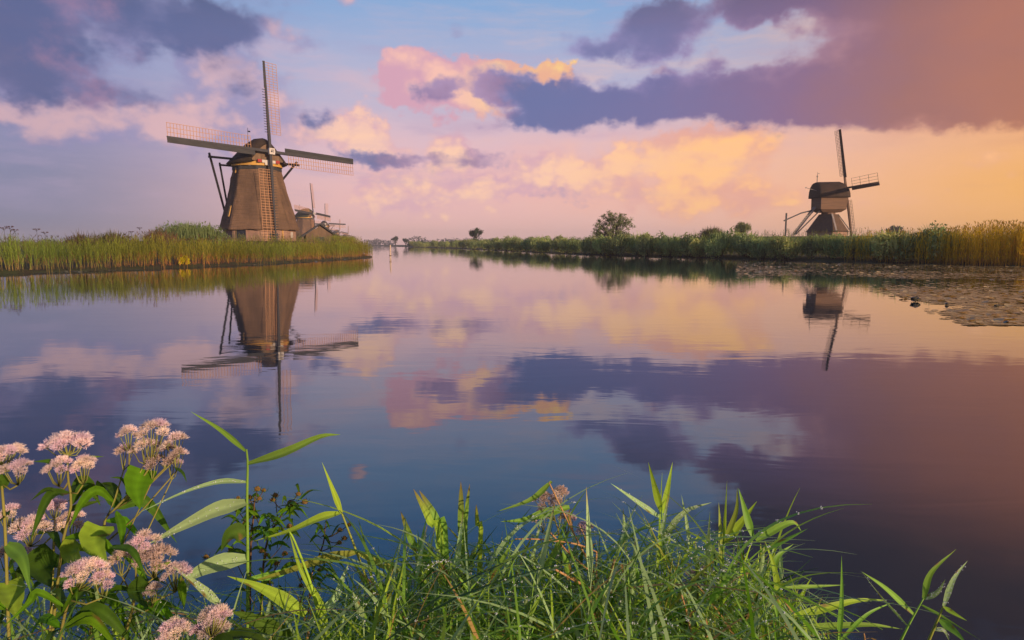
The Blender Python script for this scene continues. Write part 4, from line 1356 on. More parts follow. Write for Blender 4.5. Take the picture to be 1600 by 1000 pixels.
# ------------------------------------------------------------------ in the water: post, lily pads, drifting clump
def water_things():
    rs = np.random.default_rng(5)
    p = at(610, 404, 73)
    t = thing('mooring_post', 'thin pale post standing in the water at the canal mouth', 'post', (p.x, 73, 0))
    mb = MB(); mb.tube([(0, 0, -1), (0.01, 0, 1.52), (0.01, 0, 1.56)], [0.085, 0.08, 0.05], 10)
    mb.build('pole', solid('pale_post', (0.62, 0.46, 0.33), (0.5, 0.36, 0.26), 3, 0.8, 0.3), t)
    mb = MB(); mb.tube([(0, 0, 0.28), (0, 0, 0.40)], [0.13, 0.13], 10); mb.build('band', M_PLANK, t)
    M_PAD = leafy('lily_pad', 0.1, 0.16, 0.25)
    def pads(label, pts, size, tint):
        vs, qs, cs, o = [], [], [], 0
        for x, y in pts:
            r = size * rs.uniform(0.55, 1.2)
            a0 = rs.uniform(0, 6.28)
            m = 9
            ang_s = a0 + np.linspace(0.25, 6.03, m)
            lift = 0.004 + 0.008 * rs.random()
            tilt = rs.uniform(0, 0.03) if rs.random() < 0.95 else rs.uniform(0.1, 0.3)
            ta = rs.uniform(0, 6.28)
            ring = np.stack([x + r * np.cos(ang_s), y + r * np.sin(ang_s), lift + tilt * r * (1 + np.cos(ang_s - ta))], 1)
            c = np.array([[x, y, lift + tilt * r * 0.6 - 0.003]])
            v = np.vstack([c, ring])
            q = [(0, 1 + i, 2 + i, 3 + i) for i in range(0, m - 2, 2)]
            vs.append(v); qs.append(np.array(q) + o); o += len(v)
            cs.append(np.tile(np.array(tint) * rs.uniform(0.85, 1.15), (len(v), 1)))
        tag(link('lily_pads', np_mesh('lily_pads', np.vstack(vs), np.vstack(qs), np.vstack(cs), M_PAD)), label, kind='stuff')
    shore = [(80, 33), (50, 38.5), (36.8, 46), (30, 59), (20, 79), (10, 100)]
    def pick(x, y, smax, dens):
        ok = (sdist(x, y) < smax) & (rs.random(len(x)) < dens)
        return np.column_stack([x[ok], y[ok]])
    n = 44000
    u, v = rs.uniform(1150, 1660, n), rs.uniform(400, 508, n)
    d = 1600.0 / (v - 381.5)
    x = (u - PU) / FPX * d
    nz = noise2(x, d, 0.16, 2.0) + 0.5 * noise2(x, d, 0.6, 6.0)
    # thick near the bank and to the right, broken streaks at the open edge
    edge = 1.0 - ss(v - (408 + 84 * ss(u, 1280, 1600)), 0, 34)
    lane = np.where(u > 1250, ss(np.abs(v - (441 + (u - 1400) * 0.06)), 4, 13), 1.0)
    pads('lily pads floating in a broken mat before the glow tinted reeds on the right', pick(x, d, -0.1, edge * (0.62 + 1.1 * nz) * (0.25 + 0.75 * lane)), 0.10, (0.74, 0.52, 0.17))
    q, f = along([(80, 33), (50, 38.5), (36.8, 46), (30, 59), (20, 79), (10, 100)], 2600, 0.1, 2.2, rs)
    q = np.vstack([q, along([(10, 100), (20, 79), (30, 59), (36.8, 46), (50, 38.5)], 2600, 0.1, 2.2, rs)[0]])
    pads('thin strip of lily pads lining the right bank under the bushes', pick(q[:, 0], q[:, 1], -0.1, 0.5 + noise2(q[:, 0], q[:, 1], 0.3, 1.0)), 0.10, (0.55, 0.42, 0.17))
    q, f = along([(-50, 16), (-34, 27), (-28, 35), (-24, 43), (-20.5, 52), (-19, 65), (-17.9, 76)], 2200, 0.05, 1.5, rs)
    pads('thin strip of floating pads along the left reed bed', pick(q[:, 0], q[:, 1], -0.05, 0.4 + 1.2 * noise2(q[:, 0], q[:, 1], 0.25, 1.0)), 0.12, (0.25, 0.22, 0.08))
    # crumpled leaf clump and smaller ones standing out of the mat
    for k, (u, v, s, lab) in enumerate(((1437, 471, 0.24, 'largest dark crumpled lily leaf sticking out of the water at the mat edge'),
                                        (1487, 476, 0.10, 'small dark lily leaf lump right of the largest crumpled leaf'),
                                        (1566, 479, 0.11, 'small crumpled lily leaf near the right end of the mat'),
                                        (1583, 505, 0.09, 'little dark lily leaf at the lower right edge of the mat'))):
        d = 1.6 * 1000 / (v - 381.5)
        o = thing('lily_leaf', lab, 'lily leaf', (px(u, d), d, 0.0), rs.uniform(0, 6))
        for j in range(3):
            mb = MB()
            n = 8
            a = rs.uniform(0, 6.28)
            rows = []
            for i in range(n + 1):
                t_ = i / n
                wv = math.sin(math.pi * min(1, 0.12 + t_ * 0.9)) * s * 0.55
                c = Vector((math.cos(a) * s * (t_ - 0.4), math.sin(a) * s * (t_ - 0.4), s * (0.15 + 0.55 * math.sin(math.pi * t_))))
                sd2 = Vector((-math.sin(a), math.cos(a), 0))
                rows.append([c - sd2 * wv - Vector((0, 0, 0.4 * wv)), c, c + sd2 * wv - Vector((0, 0, 0.6 * wv))])
            mb.tint = (0.11, 0.085, 0.03)
            mb.loft([[tuple(p_) for p_ in r_] for r_ in rows], False)
            mb.build('leaf_lobe', M_PAD, o, True, True)
        mb = MB(); mb.tube([(0, 0, -0.5), (0, 0, s * 0.5)], 0.012, 6); mb.build('stalk', M_BARK, o)
water_things()

# ------------------------------------------------------------------ foreground: reed shoots, hemp agrimony, bur marigold
FG = np.random.default_rng(101)
M_STRAW = solid('dry_straw', (0.50, 0.29, 0.13), (0.38, 0.20, 0.08), 20, 0.7)
M_STEM = leafy('green_stem', 0.1, 0.05, 0.4)
TINTS = {'lime': (0.33, 0.49, 0.045), 'green': (0.22, 0.40, 0.055), 'blue': (0.33, 0.48, 0.21), 'dark': (0.075, 0.155, 0.018),
         'olive': (0.30, 0.35, 0.055), 'herb': (0.12, 0.27, 0.012), 'pale': (0.46, 0.55, 0.26)}
DEW_SPOTS = []

def smooth_path(pts, n):
    """points resampled on a Catmull-Rom curve"""
    P_ = [Vector(p) for p in pts]
    if len(P_) == 2: P_ = [P_[0], (P_[0] + P_[1]) / 2, P_[1]]
    ext = [P_[0] * 2 - P_[1]] + P_ + [P_[-1] * 2 - P_[-2]]
    out = []
    m = len(P_) - 1
    for i in range(n + 1):
        f = min(i / n * m, m - 1e-6)
        k = int(f)
        t = f - k
        a, b_, c, d = ext[k:k + 4]
        out.append(0.5 * ((2 * b_) + (c - a) * t + (a * 2 - b_ * 5 + c * 4 - d) * t * t + (b_ * 3 - a - c * 3 + d) * t ** 3))
    return out

def blade(mb, pts, w, face, tint, seg=10, fold=0.25, twist=0.0, shape='reed', tipc=None):
    """a leaf blade: midrib path, folded along the rib, width profile by kind; face = rough facing direction"""
    C_ = smooth_path(pts, seg)
    face = Vector(face).normalized()
    rows, cols = [], []
    for i, p in enumerate(C_):
        t = i / seg
        d = (C_[min(i + 1, seg)] - C_[max(i - 1, 0)]).normalized()
        f = face.copy()
        if twist:
            f.rotate(Matrix.Rotation(twist * t, 3, d))
        s = d.cross(f)
        if s.length < 1e-4: s = d.orthogonal()
        s.normalize()
        n = s.cross(d).normalized()
        if shape == 'reed':
            wd = (0.42 + 0.58 * min(1, t / 0.22)) * (1 if t < 0.3 else max(0, 1 - ((t - 0.3) / 0.7)) ** 0.9)
        elif shape == 'broad':
            wd = 0.72 * math.sin(math.pi * min(1, 0.015 + 0.985 * t) ** 0.78) ** 1.1 if t < 1 else 0
        elif shape == 'heart':
            wd = (math.sin(math.pi * (0.18 + 0.82 * t) ** 0.62)) ** 0.9 if t < 1 else 0
        else:                           # strap
            wd = (0.75 + 0.25 * min(1, t / 0.3)) * (1 if t < 0.7 else max(0, 1 - ((t - 0.7) / 0.3)) ** 0.6)
        wd = max(wd, 0.015) * w / 2
        jag = 1 + (0.05 * math.sin(i * 2.1) if shape in ('broad', 'heart') else 0)
        rib = n * (-fold * wd)
        rows.append([p - s * wd * jag, p - s * wd * 0.5 + rib * 0.55, p + rib, p + s * wd * 0.5 + rib * 0.55, p + s * wd * jag])
        c = Vector(tint)
        if tipc is not None: c = c.lerp(Vector(tipc), max(0, (t - 0.72) / 0.28))
        rows_c = [tuple(c), tuple(c * 0.93), tuple(c * 1.25), tuple(c * 0.93), tuple(c)]
        if shape in ('broad', 'heart') and i % 2 == 0:
            rows_c = [tuple(Vector(q) * 0.86) for q in rows_c]      # paired side veins
        elif FG.random() < 0.05:
            rows_c[0] = rows_c[1] = (0.22, 0.15, 0.04)              # a browned bite at the margin
        cols += rows_c
    vs = [tuple(q) for r_ in rows for q in r_]
    fs = []
    for i in range(seg):
        for k in range(4):
            fs.append((i * 5 + k, i * 5 + k + 1, (i + 1) * 5 + k + 1, (i + 1) * 5 + k))
    mb.add(vs, fs, cols)
    return C_

def jit(c, a=0.12):
    k = 1 + FG.uniform(-a, a)
    return tuple(x * k for x in c)

CAM = Vector((0, 0, CAMH))
SUNWARD = sd_

def px_path(pts, d0, d1):
    n = len(pts)
    return [at(u, v, d0 + (d1 - d0) * i / (n - 1)) for i, (u, v) in enumerate(pts)]

def hero(name, label, cat, base, stem, leaves, stem_r=0.0026, stem_tint='green', group=None, mat=None):
    """a plant set from measured points: stem = [(u, v)...] top to bottom with depth, leaves = (points, width, depth0, depth1, tint, shape)"""
    pts, d = stem
    P_ = px_path(pts, d, d)
    foot = P_[-1].copy()
    g = hz(foot.x, foot.y)
    root = Vector((foot.x, foot.y, g))
    t = thing(name, label, cat, tuple(root), 0, group)
    mb = MB()
    line = smooth_path(P_, 10) + ([root] if foot.z > g + 0.05 else [])
    rr = [stem_r * (0.55 + 0.6 * i / (len(line) - 1)) for i in range(len(line))]
    mb.tube([p - root for p in line], rr, 6, TINTS[stem_tint])
    mb.build('stem', M_STEM if mat is None else mat, t, True, mat is None)
    for (lp, w, e0, e1, tint, shape) in leaves:
        mb = MB()
        Q = px_path(lp, e0, e1)
        wd = w / 1000 * (e0 + e1) / 2 * 1.1
        face = (CAM - Q[len(Q) // 2]).normalized() + Vector(FG.normal(size=3) * 0.35) + Vector((0, 0, 0.35))
        Cc = blade(mb, [q - root for q in Q], wd, face, jit(TINTS[tint]), 12 if shape == 'reed' else 9, 0.25 if shape in ('reed', 'strap') else 0.35, FG.uniform(-0.5, 0.5) if shape == 'reed' else 0, shape)
        mb.build('leaf', M_GRASS if shape in ('reed', 'strap') else M_LEAF, t, True, True)
        if tint in ('blue', 'pale'):
            DEW_SPOTS.extend([(tuple(q + root), wd) for q in Cc[1:-2]])
    return t, root

def reed_variant(k):
    """one reed shoot about a metre tall at the origin: stem and alternate leaves, as a list of meshes"""
    rs = np.random.default_rng(300 + k)
    H = 0.84
    lean = rs.uniform(-0.16, 0.16, 2)
    top = Vector((lean[0] * H, lean[1] * H, H))
    stem = smooth_path([(0, 0, 0), Vector((lean[0] * 0.35 * H, lean[1] * 0.35 * H, H * 0.5)), top], 8)
    base_t = [TINTS['lime'], TINTS['green'], TINTS['blue'], TINTS['green'], TINTS['olive'], TINTS['blue']][k % 6]
    mb = MB()
    mb.tube(stem, [0.0030 - 0.0018 * i / 8 for i in range(9)], 5, tuple(x * 0.9 for x in base_t))
    out = [('stem', mb.mesh('stem', M_STEM, True, True), None)]
    n = rs.integers(6, 9)
    a = rs.uniform(0, 6.28)
    for i in range(n):
        f = 0.42 + 0.58 * (i + 0.5) / n
        idx = min(7, int(f * 8)); p = stem[idx].lerp(stem[idx + 1], f * 8 - idx)
        a += math.pi + rs.uniform(-0.9, 0.9)
        hd = Vector((math.cos(a), math.sin(a), 0))
        last = i >= n - 2
        L = rs.uniform(0.18, 0.36) * (0.5 if last else 1.0)
        el = rs.uniform(0.9, 1.4) if last else rs.uniform(0.3, 1.0)
        dr = rs.uniform(0.0, 0.3) if last else rs.uniform(0.4, 1.5)
        d0 = hd * math.cos(el) + Vector((0, 0, math.sin(el)))
        m = p + d0 * L * 0.5 + Vector((0, 0, -dr * L * 0.12))
        e = p + d0 * L * 0.93 + hd * dr * L * 0.15 + Vector((0, 0, -dr * L * 0.55))
        tint = np.array(base_t) * rs.uniform(0.8, 1.25)
        mb = MB()
        sd3 = hd.cross(Vector((0, 0, 1)))
        face = d0.cross(sd3) * -1
        if face.z < 0: face = -face
        face = face + Vector(rs.normal(size=3) * 0.55)
        tip = (0.45, 0.26, 0.08) if rs.random() < 0.3 else None
        C_ = blade(mb, [p, m, e], rs.uniform(0.007, 0.0145), face, tuple(tint), 9, 0.28, rs.uniform(-1.2, 1.2), 'reed', tip)
        out.append(('leaf', mb.mesh('leaf', M_GRASS, True, True), [tuple(q) for q in C_[1:-2]] if (k % 6 in (2, 5) or rs.random() < 0.3) else None))
    return out

def reed_fringe():
    variants = [reed_variant(k) for k in range(14)]
    protos = []
    lab = 'leafy green reed shoot in the dense dewy fringe along the bottom of the picture'
    grp = 'reed shoots of the foreground fringe'
    env_u = [280, 420, 540, 570, 620, 660, 720, 760, 830, 960, 1030, 1100, 1160, 1210, 1250, 1300]
    env_v = [935, 915, 885, 860, 830, 790, 805, 812, 795, 790, 775, 790, 795, 830, 870, 930]
    spots = []
    for i in range(168):
        u = FG.uniform(545, 1255) if i < 150 else FG.uniform(300, 545)
        e = float(np.interp(u, env_u, env_v))
        v = e + abs(FG.normal()) * 62
        if v > 965: v = FG.uniform(e, 965)
        d = FG.uniform(1.12, 1.75)
        spots.append((u, v, d))
    n = 0
    for (u, v, d) in spots:
        e = float(np.interp(u, env_u, env_v))
        top = at(u, v, d)
        k = int(FG.integers(0, 14))
        yaw = FG.uniform(0, 6.28)
        # foot under the top, leaning with the variant
        st = variants[k][0][1]
        hx, hy = st.vertices[-1].co.x, st.vertices[-1].co.y
        g = max(hz(top.x, d), -0.3)
        s = (top.z - g) / 0.92
        if s < 0.3: continue
        fx = top.x - (hx * math.cos(yaw) - hy * math.sin(yaw)) * s
        fy = top.y - (hx * math.sin(yaw) + hy * math.cos(yaw)) * s
        if k >= len(protos) or True:
            hue = ('lime green', 'mid green', 'bluish dewy', 'mid green', 'olive green', 'bluish dewy')[k % 6]
            zone = 'among the bur marigolds' if u < 545 else 'at the left end of the grass fringe' if u < 640 else 'around the iris leaves' if u < 770 else 'around the brownish flower head' if u < 925 else 'between the brownish flower head and the V shaped reed' if u < 1045 else 'right of the V shaped reed tip' if u < 1150 else 'at the right end of the grass fringe'
            lab = '%s %s reed shoot %s' % ('tall' if v < e + 25 else 'low' if v > e + 85 else 'mid height', hue, zone)
            t = thing('reed_shoot', lab, 'reed', (fx, fy, g), yaw, grp)
            sw = 0.75 + 0.25 / s if s < 1 else 1.0 / s ** 0.8
            t.scale = (s * sw, s * sw, s)
            for nm, me, pts in variants[k]:
                link(nm, me, t)
                if pts and FG.random() < 0.75:
                    c, s_ = math.cos(yaw), math.sin(yaw)
                    for (x, y, z) in pts:
                        DEW_SPOTS.append(((fx + (x * c - y * s_) * s * sw, fy + (x * s_ + y * c) * s * sw, g + z * s), 0.012))
        n += 1
    # undergrowth: grass blades nobody could count
    parts = []
    rs = np.random.default_rng(55)
    for i in range(2300):
        if i < 1600:
            u = rs.uniform(520, 1290)
            e = float(np.interp(u, env_u, env_v)) + 45
        else:
            u = rs.uniform(-40, 560)
            e = float(np.interp(u, [-40, 200, 330, 560], [870, 900, 925, 900]))
        v = rs.uniform(e, 1030)
        d = rs.uniform(1.05, 1.95)
        top = at(u, v, d)
        L = rs.uniform(0.16, 0.40)
        a = rs.uniform(0, 6.28)
        ln = rs.uniform(0.2, 0.9)
        b0 = (top.x - math.cos(a) * ln * L * 0.9, top.y - math.sin(a) * ln * L * 0.9, top.z - L * math.sqrt(max(0.05, 1 - ln * ln)) * 0.7)
        vv, q = ribbon_np(L, rs.uniform(0.004, 0.011), ln, rs.uniform(0.05, 0.45), 5, 1.57 + rs.uniform(-0.8, 0.8), b0, a)
        c = np.array(TINTS[('green', 'dark', 'blue', 'herb', 'lime', 'blue')[rs.integers(0, 6)]]) * rs.uniform(0.75, 1.2)
        if rs.random() < 0.08: c = np.array((0.48, 0.29, 0.11))
        parts.append((vv, q, np.tile(c, (len(vv), 1))))
        if rs.random() < 0.16:
            for z in (2, 4, 6, 8): DEW_SPOTS.append((tuple(vv[z]), 0.006))
    for i in range(330):                    # long blades arching over the rest
        u = rs.uniform(545, 1215)
        e = float(np.interp(u, env_u, env_v))
        d = rs.uniform(1.1, 1.7)
        b0 = at(u, e + rs.uniform(65, 220), d)
        a = (0.0 if rs.random() < 0.5 else math.pi) + rs.normal() * 0.7
        vv, q = ribbon_np(rs.uniform(0.16, 0.34), rs.uniform(0.007, 0.0135), rs.uniform(0.35, 0.8), rs.uniform(0.25, 0.75), 8, 1.57 + rs.uniform(-0.9, 0.9), (b0.x, b0.y, b0.z - 0.03), a)
        c = np.array(TINTS[('green', 'blue', 'lime', 'blue')[rs.integers(0, 4)]]) * rs.uniform(0.8, 1.15)
        parts.append((vv, q, np.tile(c, (len(vv), 1))))
        if i % 3 == 0:
            for z in range(2, 14): DEW_SPOTS.append((tuple(vv[z]), 0.008))
    V, Q, C_ = join_np(parts)
    tag(link('undergrowth', np_mesh('undergrowth', V, Q, C_, M_GRASS)), 'tangled grass and leaf undergrowth beneath the foreground reeds and flowers', kind='stuff')
reed_fringe()

def hero_reeds():
    hero('reed_shoot', 'tall bare reed stem with one leaf reaching up left and one right over the water', 'reed', None,
         ([(385, 702), (387, 725), (386, 780), (387, 860), (387, 1000)], 1.30),
         [([(384, 705), (345, 672), (298, 643)], 9, 1.30, 1.22, 'green', 'reed'), ([(388, 724), (445, 706), (500, 682), (532, 679)], 15, 1.30, 1.36, 'green', 'reed'),
          ([(385, 753), (345, 752), (290, 768), (215, 802)], 9, 1.30, 1.15, 'blue', 'reed'), ([(386, 784), (340, 795), (285, 822), (232, 850)], 24, 1.30, 1.16, 'blue', 'reed'),
          ([(387, 872), (340, 880), (300, 900), (292, 925)], 26, 1.30, 1.22, 'blue', 'reed'), ([(388, 905), (430, 898), (470, 885), (560, 862)], 12, 1.30, 1.36, 'green', 'reed'),
          ([(386, 830), (360, 835), (345, 862)], 28, 1.30, 1.24, 'dark', 'reed')], 0.0034)
    hero('reed_shoot', 'yellow green reed stem bending right with long arching leaves left of centre', 'reed', None,
         ([(524, 770), (534, 802), (548, 838), (560, 870), (590, 950), (610, 1010)], 1.36),
         [([(534, 802), (520, 765), (503, 722)], 9, 1.36, 1.33, 'lime', 'reed'), ([(531, 801), (500, 808), (450, 830), (395, 846)], 14, 1.36, 1.28, 'lime', 'reed'),
          ([(556, 863), (510, 872), (450, 892), (372, 915)], 15, 1.36, 1.24, 'olive', 'reed'), ([(556, 862), (610, 885), (660, 905), (720, 930)], 14, 1.36, 1.44, 'olive', 'reed')], 0.003, 'olive')
    hero('reed_shoot', 'reed shoot with a broad yellow green leaf slanting low before the bare stem', 'reed', None,
         ([(452, 830), (462, 850), (488, 920), (505, 1000)], 1.2),
         [([(478, 960), (440, 935), (400, 915), (355, 900)], 22, 1.2, 1.12, 'lime', 'reed'), ([(345, 945), (310, 915), (270, 885)], 14, 1.18, 1.14, 'blue', 'reed'),
          ([(482, 975), (520, 940), (535, 905), (545, 880)], 13, 1.2, 1.26, 'blue', 'reed'), ([(468, 1010), (430, 985), (390, 965), (360, 955)], 26, 1.2, 1.12, 'dark', 'reed'),
          ([(512, 1005), (500, 945), (470, 890), (450, 825)], 12, 1.2, 1.2, 'lime', 'reed')], 0.003, 'lime')
    # strap leaves of flag iris standing over the water
    def flag(label, leaves):
        P0 = leaves[0]
        foot = at(P0[0][0][0], 1010, P0[2])
        g = hz(foot.x, foot.y)
        t = thing('flag_iris', label, 'iris', (foot.x, foot.y, g))
        root = Vector((foot.x, foot.y, g))
        for (pts, w, d, tint) in leaves:
            mb = MB()
            Q = px_path(pts, d, d)
            Q = [root + Vector((FG.uniform(-0.02, 0.02), FG.uniform(-0.02, 0.02), 0))] + Q
            blade(mb, [q - root for q in Q], w / 1000 * d * 1.1, (CAM - Q[-1]).normalized() + Vector(FG.normal(size=3) * 0.25), jit(TINTS[tint]), 12, 0.2, 0.2, 'strap', (0.2, 0.13, 0.04))
            mb.build('leaf', M_GRASS, t, True, True)
    flag('dark upright iris leaves standing straight above the grass left of the middle', [([(724, 900), (721, 820), (720, 752)], 12, 1.5, 'green'), ([(728, 880), (729, 800), (734, 756)], 7, 1.52, 'green'), ([(750, 870), (746, 820), (744, 788)], 7, 1.48, 'lime')])
    flag('pair of curved iris leaves leaning left over the water', [([(690, 880), (672, 815), (646, 764)], 12, 1.42, 'lime'), ([(695, 870), (683, 815), (655, 766)], 13, 1.44, 'green'), ([(672, 920), (645, 850), (626, 799)], 11, 1.46, 'green')])
    V2 = lambda u, v, du, dv: [(u, v), (u + du * 0.5, v + dv * 0.5), (u + du, v + dv)]
    hero('reed_shoot', 'reed tip with two upright leaves in a V over the right of the grass', 'reed', None, ([(1034, 795), (1036, 830), (1040, 900), (1045, 1005)], 1.45),
         [(V2(1033, 800, -20, -78), 11, 1.45, 1.43, 'lime', 'reed'), (V2(1036, 802, 15, -80), 10, 1.45, 1.47, 'lime', 'reed'), (V2(1034, 810, -80, -55), 9, 1.45, 1.38, 'blue', 'reed'), ([(1036, 840), (1070, 800), (1112, 785)], 9, 1.45, 1.5, 'blue', 'reed')])
    hero('reed_shoot', 'reed tip with folded yellow green spear leaves at the right shoulder of the grass', 'reed', None, ([(1131, 845), (1130, 870), (1128, 1005)], 1.42),
         [(V2(1131, 848, 5, -98), 8, 1.42, 1.42, 'lime', 'reed'), ([(1132, 846), (1155, 820), (1183, 783)], 15, 1.42, 1.46, 'lime', 'reed'), ([(1130, 850), (1150, 800), (1152, 762)], 8, 1.42, 1.4, 'olive', 'reed'), ([(1100, 880), (1060, 850), (1000, 815)], 10, 1.42, 1.3, 'blue', 'reed'), (V2(1130, 900, 60, -20), 11, 1.42, 1.5, 'green', 'reed')])
    hero('reed_shoot', 'reed with two broad leaves pointing right from a brown stem over the dark water', 'reed', None, ([(1188, 850), (1190, 880), (1200, 930), (1205, 1005)], 1.4),
         [([(1182, 845), (1212, 826), (1240, 816), (1252, 830)], 12, 1.4, 1.46, 'green', 'reed'), ([(1186, 862), (1225, 845), (1262, 826)], 10, 1.4, 1.36, 'green', 'reed'), (V2(1176, 838, -22, -75), 12, 1.4, 1.42, 'green', 'reed')], 0.003, 'olive')
    hero('reed_shoot', 'bright lime reed blade curling at the right edge of the grass mass', 'reed', None, ([(1222, 945), (1224, 965), (1226, 1010)], 1.3),
         [([(1222, 962), (1215, 915), (1208, 880), (1195, 845)], 12, 1.3, 1.3, 'lime', 'reed'), ([(1208, 900), (1215, 870), (1240, 850)], 10, 1.3, 1.34, 'green', 'reed'), ([(1244, 1005), (1237, 960), (1232, 930)], 8, 1.28, 1.28, 'lime', 'reed'),
          (V2(1226, 918, 95, -4), 6, 1.3, 1.36, 'green', 'reed'), ([(1240, 962), (1290, 950), (1340, 938), (1385, 938)], 12, 1.3, 1.4, 'lime', 'reed'), ([(1235, 984), (1300, 978), (1360, 976), (1410, 983)], 11, 1.28, 1.36, 'green', 'reed')], 0.003, 'lime')
    hero('reed_shoot', 'single slim reed blade standing upright at the right of the fringe', 'reed', None, ([(1310, 985), (1309, 1005)], 1.3),
         [([(1310, 1003), (1315, 940), (1315, 868)], 8, 1.3, 1.3, 'green', 'reed'), ([(1310, 1004), (1355, 960), (1398, 940)], 6, 1.3, 1.36, 'green', 'reed')])
    hero('reed_shoot', 'sparse reed stem with leaves both sides alone before the dark water at lower right', 'reed', None, ([(1443, 935), (1430, 958), (1418, 980), (1404, 1008)], 1.35),
         [([(1443, 936), (1455, 895), (1494, 858)], 9, 1.35, 1.38, 'green', 'reed'), ([(1444, 936), (1465, 925), (1477, 905)], 8, 1.35, 1.33, 'blue', 'reed'), ([(1428, 960), (1385, 920), (1346, 893)], 9, 1.35, 1.3, 'green', 'reed'),
          ([(1418, 978), (1375, 930), (1345, 892)], 8, 1.35, 1.28, 'blue', 'reed'), ([(1440, 945), (1480, 968), (1535, 1002)], 8, 1.35, 1.4, 'green', 'reed')])
    hero('reed_shoot', 'rightmost reed stem with an orange tinged joint and drooping leaves', 'reed', None, ([(1474, 947), (1468, 962), (1458, 985), (1448, 1008)], 1.3),
         [([(1474, 948), (1490, 905), (1512, 876)], 8, 1.3, 1.33, 'blue', 'reed'), ([(1475, 948), (1490, 958), (1511, 970)], 10, 1.3, 1.27, 'lime', 'reed'), ([(1468, 968), (1490, 985), (1510, 1005)], 13, 1.3, 1.25, 'green', 'reed'), ([(1460, 984), (1475, 985), (1484, 1003)], 7, 1.3, 1.3, 'blue', 'reed')], 0.003, 'olive')
    # dry stalks among the green
    for pts, d, w, lab in (([(858, 754), (880, 800), (905, 850), (935, 905)], 1.3, 3.2, 'long dry tan stalk leaning left across the brownish flower head'),
                           ([(805, 842), (850, 843), (900, 850), (932, 862)], 1.25, 3.0, 'dry straw stalk lying almost level over the grass left of the flower head'),
                           ([(860, 832), (890, 865), (925, 895)], 1.22, 3.4, 'short pinkish dry stalk slanting below the brownish flower head'),
                           ([(905, 820), (918, 850), (926, 885), (928, 930)], 1.35, 2.6, 'thin curved dry stalk right of the brownish flower head'),
                           ([(868, 890), (895, 905), (922, 920)], 1.15, 5.0, 'thick orange dry stalk low in the middle of the grass'),
                           ([(1065, 930), (1075, 965), (1082, 1005)], 1.12, 4.0, 'reddish brown dry stalk at the bottom right of the middle'),
                           ([(1103, 968), (1104, 985), (1104, 1010)], 1.1, 5.5, 'stubby brown cut stalk at the bottom edge'),
                           ([(960, 875), (952, 905), (940, 935)], 1.2, 6.0, 'bent yellow brown dead leaf among the right hand grass'),
                           ([(1350, 990), (1351, 998), (1352, 1010)], 1.12, 3.0, 'tiny reddish stalk tip at the lower right edge of the fringe'),
                           ([(488, 895), (484, 930), (480, 980)], 1.3, 2.4, 'thin purple brown dry stalk behind the slanting lime leaf')):
        P_ = px_path(pts, d, d + 0.1)
        g = hz(P_[-1].x, P_[-1].y)
        root = Vector((P_[-1].x, P_[-1].y, g))
        t = thing('dry_stalk', lab, 'dry stalk', tuple(root))
        line = smooth_path(P_, 9) + [root + Vector((0, 0, 0.02))]
        mb = MB()
        mb.tube([p - root for p in line], [w / 2000 * d * (0.7 + 0.05 * i) for i in range(len(line))], 6)
        mb.build('stalk', M_STRAW, t, True)
        mb = MB()
        blade(mb, [line[5] - root, line[3] - root + Vector((0.012, -0.005, 0)), line[2] - root + Vector((0.03, -0.01, -0.01))], 0.005, (0, -1, 0.3), (0.45, 0.27, 0.11), 6, 0.3)
        mb.build('husk', M_LEAF, t, True, True)
hero_reeds()

# ------------------------------------------------------------------ hemp agrimony with pink flower heads
M_FLORET = leafy('floret', 0.35, 0.0)
def floret_cluster(k):
    """a tuft of fine bristly florets on a shallow dome about 4 cm wide"""
    rs = np.random.default_rng(900 + k)
    parts = []
    R_ = 0.017
    tone = [((0.97, 0.80, 0.87), (0.55, 0.28, 0.35)), ((0.95, 0.74, 0.90), (0.56, 0.28, 0.45)), ((0.96, 0.80, 0.78), (0.44, 0.24, 0.20)), ((0.80, 0.62, 0.58), (0.34, 0.19, 0.14))][k % 4]
    for i in range(190):
        a, q = rs.uniform(0, 6.28), math.sqrt(rs.uniform(0, 1))
        b0 = np.array([R_ * q * math.cos(a), R_ * q * math.sin(a), 0.006 * (1 - q * q)])
        d = np.array([q * math.cos(a) * 0.9, q * math.sin(a) * 0.9, 1.0 - 0.5 * q]) + rs.normal(size=3) * 0.28
        d /= np.linalg.norm(d)
        L = rs.uniform(0.005, 0.0115)
        s = np.cross(d, rs.normal(size=3)); s /= np.linalg.norm(s)
        w = rs.uniform(0.00045, 0.0008)
        c1 = b0 + d * L * 0.55
        bend = rs.normal(size=3) * 0.003
        tip = b0 + d * L + bend
        for sv in (s, np.cross(d, s)):
            v = np.array([b0 - sv * w, b0 + sv * w, c1 + sv * w * 1.1, c1 - sv * w * 1.1, tip + sv * w * 0.5, tip - sv * w * 0.5])
            cm = np.array([tone[1], tone[1], tone[0], tone[0], tone[0], tone[0]]) * rs.uniform(0.8, 1.12)
            parts.append((v, np.array([[0, 1, 2, 3], [3, 2, 4, 5]]), cm))
    for i in range(14):                       # green cups under the florets
        a, q = rs.uniform(0, 6.28), rs.uniform(0.2, 0.95)
        b0 = np.array([R_ * q * 0.6 * math.cos(a), R_ * q * 0.6 * math.sin(a), -0.008])
        t0 = np.array([R_ * q * math.cos(a), R_ * q * math.sin(a), 0.003])
        s = np.array([-math.sin(a), math.cos(a), 0]) * 0.0022
        v = np.array([b0 - s * 0.5, b0 + s * 0.5, t0 + s, t0 - s])
        parts.append((v, np.array([[0, 1, 2, 3]]), np.tile((0.20, 0.22, 0.06), (4, 1))))
    V, Q, C_ = join_np(parts)
    return np_mesh('floret_cluster', V, Q, C_, M_FLORET)
FLORETS = [floret_cluster(k) for k in range(8)]

